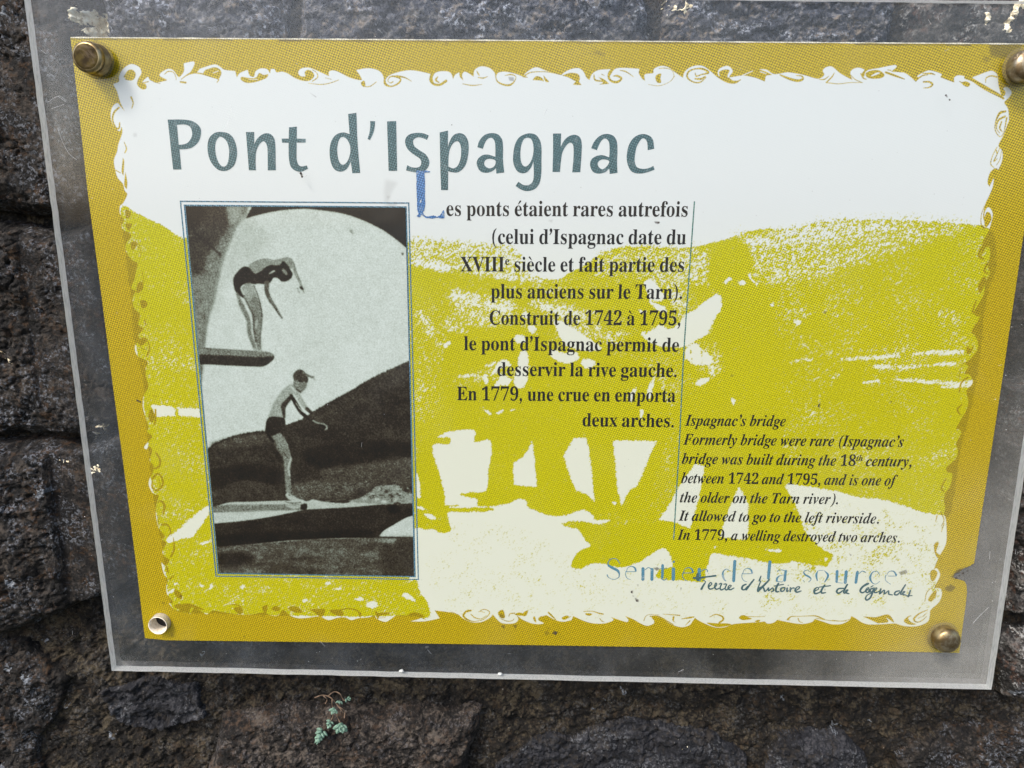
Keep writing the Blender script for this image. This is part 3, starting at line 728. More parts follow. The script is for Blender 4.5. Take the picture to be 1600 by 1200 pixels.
K([(364.7, 441), (365.6, 433), (372, 424), (380, 417), (388.5, 417.5), (394, 424), (399.5, 427.6), (407, 424), (414, 418.4), (423, 414), (432.5, 414.8), (438, 413.8), (442.6, 408), (449, 414), (453.6, 421), (457, 426.7), (456, 433), (449, 439), (440, 439.5), (435, 435),
   (428, 433.5), (425, 437.7), (421.5, 442), (413, 444), (405, 443), (397.7, 444), (389.4, 442), (381, 444), (375.7, 448.7), (376.6, 454), (382, 466), (372, 459.7), (367.4, 454)], .13, .8)
L([(371, 459, 4), (378, 478, 8), (388, 500, 7), (390, 520, 7), (396, 538, 6), (399, 546, 5)], .46, 1)
L([(388, 448, 13), (394, 465, 15), (400, 482, 14), (402, 500, 13), (402, 518, 11), (404, 535, 8), (406, 547, 6)], .46, 1)
K([(378, 449), (388, 444), (397, 446), (398, 462), (390, 470), (382, 460)], .57, 2)
L([(381, 462, 3), (389, 478, 3), (396, 495, 3.4), (397, 515, 3), (400, 534, 3)], .30, 1.2)
L([(397, 446, 1.4), (404, 465, 2.2), (409, 488, 2.6), (409, 505, 2), (407, 525, 1.6), (407, 540, 1.4)], .32, .8)
L([(402, 500, 3), (400, 512, 3.6)], .64, 1.2)
L([(397, 545, 4), (407, 549, 4)], .62, .6)
L([(417, 442, 8), (417, 455, 7), (422, 468, 6.5), (430, 480, 5), (436, 490, 4), (441, 497, 2.5)], .34)
L([(421, 464, 2), (427, 474, 2)], .45, .6)
L([(443, 422, 6), (447, 427, 5)], .50, 1)
L([(422, 427, 3), (429, 423, 3)], .66, .8)
# hills
K([(320, 702, 1), (325, 700), (350, 687), (375, 679), (400, 675), (420, 673), (446, 665), (458, 660), (470, 657), (482, 649), (495, 641), (512, 631), (528, 622), (540, 616), (560, 604), (575, 594), (590, 587), (603, 582), (612, 577), (625, 570), (652, 560, 1),
   (652, 800, 1), (330, 800, 1)], .20, 1.0)
K([(330, 692), (400, 678), (440, 680), (440, 690), (350, 702)], .32, 4)
K([(500, 640), (560, 610), (640, 575), (640, 610), (560, 640), (510, 660)], .22, 5)
K([(330, 735), (400, 725), (440, 735), (430, 755), (340, 765)], .09, 6)
K([(480, 700), (560, 690), (640, 690), (640, 720), (560, 725), (490, 730)], .09, 6)
K([(500, 738), (560, 726), (645, 715), (645, 760), (560, 765), (500, 775)], .30, 5)
K([(455, 760), (500, 750), (560, 755), (540, 775), (460, 782)], .33, 4)
K([(333, 770), (380, 750), (430, 760), (440, 780), (340, 784)], .24, 4)
K([(333, 794), (357, 785), (388, 784), (444, 782), (480, 783), (488, 780), (508, 784), (539, 786), (552, 782), (562, 778), (579, 768), (589, 760), (610, 758), (626, 760), (630, 768), (648, 772), (650, 784), (620, 787), (590, 789), (542, 793), (480, 796), (333, 800)], .68, .8)
K([(545, 783), (562, 778), (579, 768), (589, 760), (610, 758), (626, 760), (630, 768), (648, 772), (650, 786), (615, 789), (585, 787)], .52, 1)
for x, y, r, v in [(582, 772, 3, .7), (594, 764, 3, .66), (604, 768, 3, .15), (612, 776, 4, .2), (590, 780, 4, .7), (622, 764, 2.4, .75), (626, 771, 2.4, .7), (600, 784, 4, .72), (616, 782, 3, .6), (636, 778, 3.6, .62), (608, 760, 3, .6), (579, 776, 3, .3), (622, 787, 4, .12), (612, 790, 4, .08), (570, 779, 4, .62), (640, 770, 3, .4), (599, 774, 2.5, .35), (572, 752, 1.4, .75)]:
    L([(x - r * .5, y, r), (x + r * .5, y, r)], v, 1)
L([(508, 783, 1), (540, 780, 1.2)], .5, .6)
K([(330, 793), (357, 788.5), (400, 788), (470, 788), (478, 790), (478, 796), (470, 797), (400, 797.5), (330, 801)], .45)
K([(470, 789), (479, 787), (479, 796), (471, 796)], .14, .6)
K([(330, 802, 1), (400, 799), (474, 797), (452, 802), (425, 807), (400, 811), (368, 815), (345, 817), (330, 818, 1)], .72, .7)
K([(330, 819, 1), (345, 817), (368, 815), (400, 811), (425, 807), (450, 802), (480, 796.5), (545, 793), (590, 789), (655, 786, 1), (655, 842, 1), (586, 841), (537, 840), (480, 843), (452, 844), (395, 850), (340, 855), (330, 856, 1)], .17, .8)
K([(335, 838), (400, 832), (480, 830), (580, 828), (580, 838), (480, 842), (400, 848), (335, 853)], .07, 3)
K([(606, 792), (620, 790), (625, 798), (612, 803)], .04, 2)
K([(592, 838, 1), (600, 829), (620, 817), (636, 808), (655, 803, 1), (655, 839, 1)], .78, .7)
wat = np.zeros_like(T)
paint(wat, PH.poly([(330, 855), (400, 850), (480, 843), (590, 840), (660, 840), (660, 915), (330, 915)], .8), 1.0)
gy, gx = np.mgrid[0:PH.h, 0:PH.w] * PH.s
wv = vnoise(gx, gy * 4 + gx * .25, .012, 3, 3) * .5 + vnoise(gx, gy * 2, .003, 9, 2) * .35
T = T * (1 - wat) + wat * np.clip(.33 + .22 * wv, .08, .6)
K([(335, 868), (380, 862), (400, 875), (370, 884), (340, 882)], .16, 6)
K([(600, 850), (650, 845), (650, 900), (600, 900)], .24, 8)
K([(592, 842), (620, 842), (612, 848), (598, 847)], .5, 2)
# the standing diver
L([(428, 684, 9), (432, 692, 8), (437, 704, 6)], .42)
L([(434, 683, 16), (441, 695, 17), (446, 706, 15), (449, 718, 13), (449, 733, 10), (450, 750, 9.5), (451, 768, 9)], .49)
L([(427, 686, 4), (434, 700, 3.6), (443, 716, 3)], .40, .8)
L([(442, 705, 2), (450, 716, 2.4)], .3, .8)
L([(455, 716, 3), (451, 730, 3), (453, 745, 2.5)], .66, .8)
L([(450, 774, 8), (456, 778, 9), (466, 782, 6), (474, 783, 4)], .66)
L([(450, 790, 6), (460, 792, 6), (468, 791, 4)], .62, .8)
L([(446, 784, 1.2), (456, 786, 1.4), (470, 785, 1.6)], .3, .6)
K([(457, 600), (445, 606), (436.7, 615), (428, 629), (421.7, 644), (420, 652), (441, 653), (446, 652), (446, 640), (450, 630), (456, 620), (462, 608)], .59, 1.2)
K([(456, 616), (451, 620), (445, 626), (439, 633), (441, 645), (443, 653), (446, 652), (446, 640), (449, 632), (454, 626)], .22, .8)
L([(455, 618, 5), (462, 630, 6.5), (470, 643, 6.5), (480, 652, 5.5), (490, 658, 4)], .14)
L([(458, 606, 7), (466, 618, 8), (474, 632, 8), (481, 640, 6)], .60)
L([(480, 639, 6), (490, 648, 5.5), (500, 657, 4.5), (508, 662, 4)], .26)
L([(462, 629, 1), (471, 641, 1.3), (483, 649, 1)], .8, .3)
L([(489, 657, 2.4), (497, 661, 2.6), (507, 663, 2.4), (511, 668, 3), (508, 672, 2)], .6, .5)
L([(500, 664, 3), (507, 667, 3)], .06, .6)
K([(420, 652), (443, 653), (446, 661), (446, 673), (436, 676), (425, 681), (415, 676), (415, 668)], .15, .6)
L([(419, 679, 4), (427, 690, 3.4)], .08, .6)
K([(458, 588), (461, 581), (468, 577), (475, 580), (480, 588), (482, 594), (477, 600), (462, 597)], .26, .8)
L([(474, 583, 4), (484, 588, 4), (491, 589, 2)], .40, .8)
L([(483, 588, 2), (488, 590, 2), (493, 594, .8)], .45, .6)
K([(459, 594), (468, 595), (476, 596), (480, 600), (478, 607), (472, 612), (465, 610), (459, 604)], .47, .8)
L([(468, 595, 3), (472, 596, 2)], .14, .6)
L([(463, 608, 2), (470, 613, 2.4)], .25, .6)
L([(455, 604, 2), (462, 612, 1.4)], .8, .6)
hillm = np.zeros_like(T)
paint(hillm, PH.poly(outline([(320, 702, 1), (350, 687), (400, 675), (446, 665), (495, 641), (540, 616), (575, 594), (612, 577), (652, 560, 1), (652, 785, 1), (545, 785), (480, 782), (330, 786, 1)], 4), 1.5), 1.0)
for _k in range(150):
    _t = _k / 149.
    _x = 332 + _t * 318
    _y = np.interp(_x, [325, 350, 375, 400, 420, 446, 470, 495, 512, 540, 560, 590, 612, 652], [700, 687, 679, 675, 673, 665, 657, 641, 631, 616, 604, 587, 577, 560])
    if not 412 < _x < 447:
        _r = rng.uniform(1.2, 3.2)
        L([(_x, _y + .6, _r), (_x + rng.uniform(-1, 1), _y - rng.uniform(0, 1.6), _r * .7)], rng.uniform(.14, .26), .5)
for _k in range(260):
    _x, _y = rng.uniform(450, 645), rng.uniform(738, 778)
    L([(_x, _y, rng.uniform(.8, 2)), (_x + rng.uniform(1, 4), _y + rng.uniform(-1, 1), .8)], rng.choice([.12, .16, .34, .42]), .6)
for _k in range(120):
    _x, _y = rng.uniform(560, 642), rng.uniform(760, 788)
    if _y > 788 - (_x - 550) * .35:
        L([(_x, _y, rng.uniform(.8, 2.2)), (_x + rng.uniform(0, 2), _y, .8)], rng.choice([.2, .3, .6, .72, .76]), .4)
mot = vnoise(gx + gy * .3, gy, .0016, 31, 3, .7)
fold = vnoise(gx * .5 + gy * .8, gy * 1.6 - gx * .4, .007, 33, 3, .55)
body = np.exp(-((T - .58) / .16) ** 2) * 0 + ((T > .4) & (T < .66))
T = T + hillm * (T < .42) * (.055 * mot + .07 * fold)
mound = np.zeros_like(T)
paint(mound, PH.poly(outline([(330, 819, 1), (400, 811), (480, 796.5), (590, 789), (655, 786, 1), (655, 842, 1), (480, 843), (330, 856, 1)], 3), 1.5), 1.0)
T = T + mound * (T < .3) * (.03 * mot + .04 * fold)
T = T + (T > .7) * .03 * vnoise(gx, gy, .02, 35, 2)
wall_m = (T > .2) & (T < .6) & (gx < at(380, 400)[0] - PH.x0)
T = T + wall_m * (.05 * vnoise(gx * 1.2 + gy, gy - gx * .6, .004, 37, 3))
T = blur(T, 1)
T = T * .9 + .1 * blur(T, 3)
grain = blur(rng.randn(PH.h, PH.w), 1)
grain /= grain.std()
g2 = blur(rng.randn(PH.h, PH.w), 6)
g2 /= g2.std()
T = np.clip(T + grain * (.017 + .016 * (T < .5)) + g2 * .010, 0, 1)
photo_img = add_image('old_photograph', [T, T, T])

# ------------------------------------------------------------------ print materials


def weave(N, amp_noise=0.75):
    co = N.coord('Object')
    sep = N.n('SeparateXYZ')
    N.set(sep.inputs[0], co)
    x, z = sep.outputs[0], sep.outputs[2]

    def wave(ax, az, ph):
        a = N.math('ADD', N.math('MULTIPLY', x, ax), N.math('ADD', N.math('MULTIPLY', z, az), ph))
        return N.math('SINE', a)
    k = 2 * math.pi
    w1 = wave(k / .00142 * math.cos(R(24)), k / .00142 * math.sin(R(24)), 0.0)
    w2 = wave(k / .00132 * math.cos(R(-66)), k / .00132 * math.sin(R(-66)), 1.0)
    w = N.math('MULTIPLY', w1, w2)
    nz = N.noise(co, 1300.0, 2.0, .6)
    nz = N.math('MULTIPLY', N.math('SUBTRACT', nz, 0.5), 2.2)
    big = N.noise(co, 14.0, 3.0, .5)
    am = N.step(big, .35, .65, .45, 1.0)
    return N.math('ADD', N.math('MULTIPLY', N.math('MULTIPLY', w, .9), am), N.math('MULTIPLY', nz, amp_noise)), co


def ink_mat(name, colr, amp=0.3, rough=.5, wear=0.0):
    N = Node(name)
    w, co = weave(N)
    f = N.math('MULTIPLY_ADD', w, amp, 1.0)
    cc = N.n('CombineColor')
    for i in range(3):
        N.set(cc.inputs[i], f)
    c = N.mix(1.0, colr, cc.outputs[0], 'MULTIPLY')
    if amp >= .5:
        c = N.mix(N.step(w, .15, 1.0, 0, .24), c, (.50, .57, .58))
    if wear:
        nz = N.noise(co, 220.0, 3.0, .6)
        c = N.mix(N.step(nz, .56, .66, 0.0, wear), c, (.50, .56, .58))
    return N.done(N.bsdf(Base_Color=c, Roughness=rough, Specular_IOR_Level=.3).outputs[0])


N = Node('printed_sheet')
tx = N.n('TexImage', image=sheet_img, interpolation='Cubic', extension='EXTEND')
sp = N.n('SeparateColor')
N.set(sp.inputs[0], tx.outputs[0])
w, co = weave(N)
tone = N.noise(co, 9.0, 3.0, .5)
sepp = N.n('SeparateXYZ')
N.set(sepp.inputs[0], co)
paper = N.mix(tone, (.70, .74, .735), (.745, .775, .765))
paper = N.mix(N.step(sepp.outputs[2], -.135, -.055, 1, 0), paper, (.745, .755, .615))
yel = N.mix(N.noise(co, 30.0, 3.0, .5), (.65, .59, .001), (.73, .655, .002))
gold = (.62, .44, .005)
wf = N.math('MULTIPLY_ADD', w, .62, 1.0)
cc = N.n('CombineColor')
for i in range(3):
    N.set(cc.inputs[i], wf)
inked = N.mix(1.0, yel, cc.outputs[0], 'MULTIPLY')
wg = N.math('MULTIPLY_ADD', w, .85, 1.0)
cg = N.n('CombineColor')
for i in range(3):
    N.set(cg.inputs[i], wg)
inkedg = N.mix(1.0, gold, cg.outputs[0], 'MULTIPLY')
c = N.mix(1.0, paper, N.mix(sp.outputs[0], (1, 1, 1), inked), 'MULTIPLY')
both = N.math('MULTIPLY', sp.outputs[0], sp.outputs[1])
gold_on_yellow = N.mix(1.0, (.46, .33, .006), cg.outputs[0], 'MULTIPLY')
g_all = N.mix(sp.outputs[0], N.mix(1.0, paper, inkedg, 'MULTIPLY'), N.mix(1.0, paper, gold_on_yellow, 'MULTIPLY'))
c = N.mix(sp.outputs[1], c, g_all)
c = N.mix(sp.outputs[2], c, (.045, .032, .02))
h = N.math('MULTIPLY', w, .3)
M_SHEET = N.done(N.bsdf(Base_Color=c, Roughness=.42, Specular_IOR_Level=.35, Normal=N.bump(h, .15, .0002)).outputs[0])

N = Node('old_photograph')
tx = N.n('TexImage', image=photo_img, interpolation='Cubic', extension='EXTEND')
co = N.coord('Object')
sep = N.n('SeparateXYZ')
N.set(sep.inputs[0], co)
dg = N.math('ADD', N.math('MULTIPLY', sep.outputs[0], 2 * math.pi / .00062), N.math('MULTIPLY', sep.outputs[2], 2 * math.pi / .00085))
hatch = N.math('SINE', dg)
nz = N.noise(co, 1500.0, 2.0, .6)
spk = N.math('ADD', N.math('MULTIPLY', hatch, .028), N.math('MULTIPLY', N.math('SUBTRACT', nz, .5), .34))
t = N.math('ADD', tx.outputs[0], spk)
col_ = N.ramp(t, [(0.0, (.001, .0006, .0005)), (.18, (.012, .0065, .003)), (.34, (.060, .050, .033)), (.5, (.19, .215, .17)), (.68, (.42, .475, .41)), (.84, (.60, .665, .61)), (1.0, (.74, .79, .76))])
M_PHOTO = N.done(N.bsdf(Base_Color=col_, Roughness=.4, Specular_IOR_Level=.35).outputs[0])

M_HEAD = ink_mat('heading_ink', (.048, .115, .132), .85, wear=.12)
M_DROP = ink_mat('initial_ink', (.055, .17, .40), .8, wear=.5)
M_TEXT = ink_mat('text_ink', (.012, .011, .012), .2)
M_FOOT = ink_mat('footer_ink', (.10, .25, .34), .35, wear=.55)
M_HAND = ink_mat('handwriting_ink', (.055, .12, .13), .3, wear=.1)
M_GLINT = ink_mat('edge_glint_colour', (.80, .74, .58), .5)
M_RULE = ink_mat('rule_ink', (.08, .20, .17), .9, wear=.5)
M_LINE = ink_mat('frame_line_ink', (.075, .19, .27), .9, wear=.2)

# ------------------------------------------------------------------ the sign
ROOT = empty('information_sign', tuple(at(862, 1062, 0.0)))
tag(ROOT, 'clear acrylic information panel with yellow print about a bridge, bolted to the stone wall', 'sign')

HOLE = at(243.5, 981, -.0055)
hx, hz = HOLE[0], HOLE[2]


def circle(cx, cz, r, n=40):
    return [(cx + r * math.cos(2 * math.pi * k / n), cz + r * math.sin(2 * math.pi * k / n)) for k in range(n)]


def sheet_outline():
    top = [(x, 58 + (x - 110) * .0068 + .35 * math.sin(x * .05)) for x in range(110, 1640, 15)]
    right = [(1644, 69), (1598, 375), (1565, 600), (1522, 880), (1514, 885), (1506, 888), (1499, 894), (1492, 896), (1490, 903), (1499, 906), (1507, 908), (1510, 914), (1511, 925), (1509, 945), (1504, 980), (1499, 1020)]
    bot = [(x, 1020 - (1499 - x) * (20 / 1273.) - 1.5 * math.sin((x - 226) / 1273. * math.pi)) for x in range(1480, 240, -20)]
    left = [(226.5, 997), (222, 962), (215, 900), (196, 750), (176, 600), (157, 450), (137, 300), (124, 180)]
    return [tuple(q) for q in ats(top + right + bot + left)]


so = sheet_outline()
hole_r = .0046
vs, tri = tess([so, circle(hx, hz, hole_r + .0002)])
SHT = .0004
n = len(vs)
V = [(x, 0.0, z) for x, z in vs] + [(x, SHT, z) for x, z in vs]
F = []
for t_ in tri:
    a, b, c_ = t_
    nrm = (vs[b][0] - vs[a][0]) * (vs[c_][1] - vs[a][1]) - (vs[b][1] - vs[a][1]) * (vs[c_][0] - vs[a][0])
    f = (a, b, c_) if nrm > 0 else (a, c_, b)
    F.append(f)
    F.append((f[0] + n, f[2] + n, f[1] + n))
k0 = len(so)
for i in range(k0):
    j = (i + 1) % k0
    F.append((i, j, j + n, i + n))
for i in range(k0, n):
    j = k0 + (i - k0 + 1) % (n - k0)
    F.append((i, j, j + n, i + n))
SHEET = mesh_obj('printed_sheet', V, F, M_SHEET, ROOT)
uv = SHEET.data.uv_layers.new(name='UVMap')
co_ = [0.0] * (len(SHEET.data.vertices) * 3)
SHEET.data.vertices.foreach_get('co', co_)
co_ = np.array(co_).reshape(-1, 3)
li = np.zeros(len(SHEET.data.loops), np.int32)
SHEET.data.loops.foreach_get('vertex_index', li)
uvs = np.stack([(co_[li, 0] - PL.x0) / (PL.x1 - PL.x0), (co_[li, 2] - PL.z0) / (PL.z1 - PL.z0)], 1)
uv.data.foreach_set('uv', uvs.astype(np.float32).ravel())
tag(SHEET, 'yellow and gold printed sheet with hills, figures and a flourished gold border')

YP = -.00010        # ink layers lie a tenth of a millimetre proud of the sheet


def flat_part(name, pts_px, mat, y=YP, parent=SHEET):
    q = ats(pts_px)
    vs, tri = tess([[tuple(p) for p in q]])
    F = []
    for a, b, c_ in tri:
        nrm = (vs[b][0] - vs[a][0]) * (vs[c_][1] - vs[a][1]) - (vs[b][1] - vs[a][1]) * (vs[c_][0] - vs[a][0])
        F.append((a, b, c_) if nrm > 0 else (a, c_, b))
    return mesh_obj(name, [(x, y, z) for x, z in vs], F, mat, parent)


pho = flat_part('photograph', [(290, 322), (634, 324.5), (647, 900), (342.5, 895)], M_PHOTO)
tag(pho, 'black and white photograph of two young men on springboards under an arch')
uv = pho.data.uv_layers.new(name='UVMap')
for l in pho.data.loops:
    p = pho.data.vertices[l.vertex_index].co
    uv.data[l.index].uv = ((p.x - PH.x0) / (PH.x1 - PH.x0), (p.z - PH.z0) / (PH.z1 - PH.z0))


def frame_strip(quad, wpx, name='frame_line'):
    """thin printed rectangle line: a ring between the quad and its inset"""
    o = ats(quad)
    c = o.mean(0)
    k = wpx * .000262
    s = np.array([[1, -1], [-1, -1], [-1, 1], [1, 1]]) * k
    i_ = o + s
    V = [(x, YP, z) for x, z in o] + [(x, YP, z) for x, z in i_]
    F = [(a, a + 4, (a + 1) % 4 + 4, (a + 1) % 4) for a in range(4)]
    return mesh_obj(name, V, F, M_LINE, SHEET)


frame_strip([(281, 313.5), (639.5, 316.2), (654.5, 906), (336.8, 900.8)], 2.0)
frame_strip([(287, 319.6), (635.6, 322.4), (649.5, 901.8), (340, 896.6)], 2.6)


ribbons_later = None
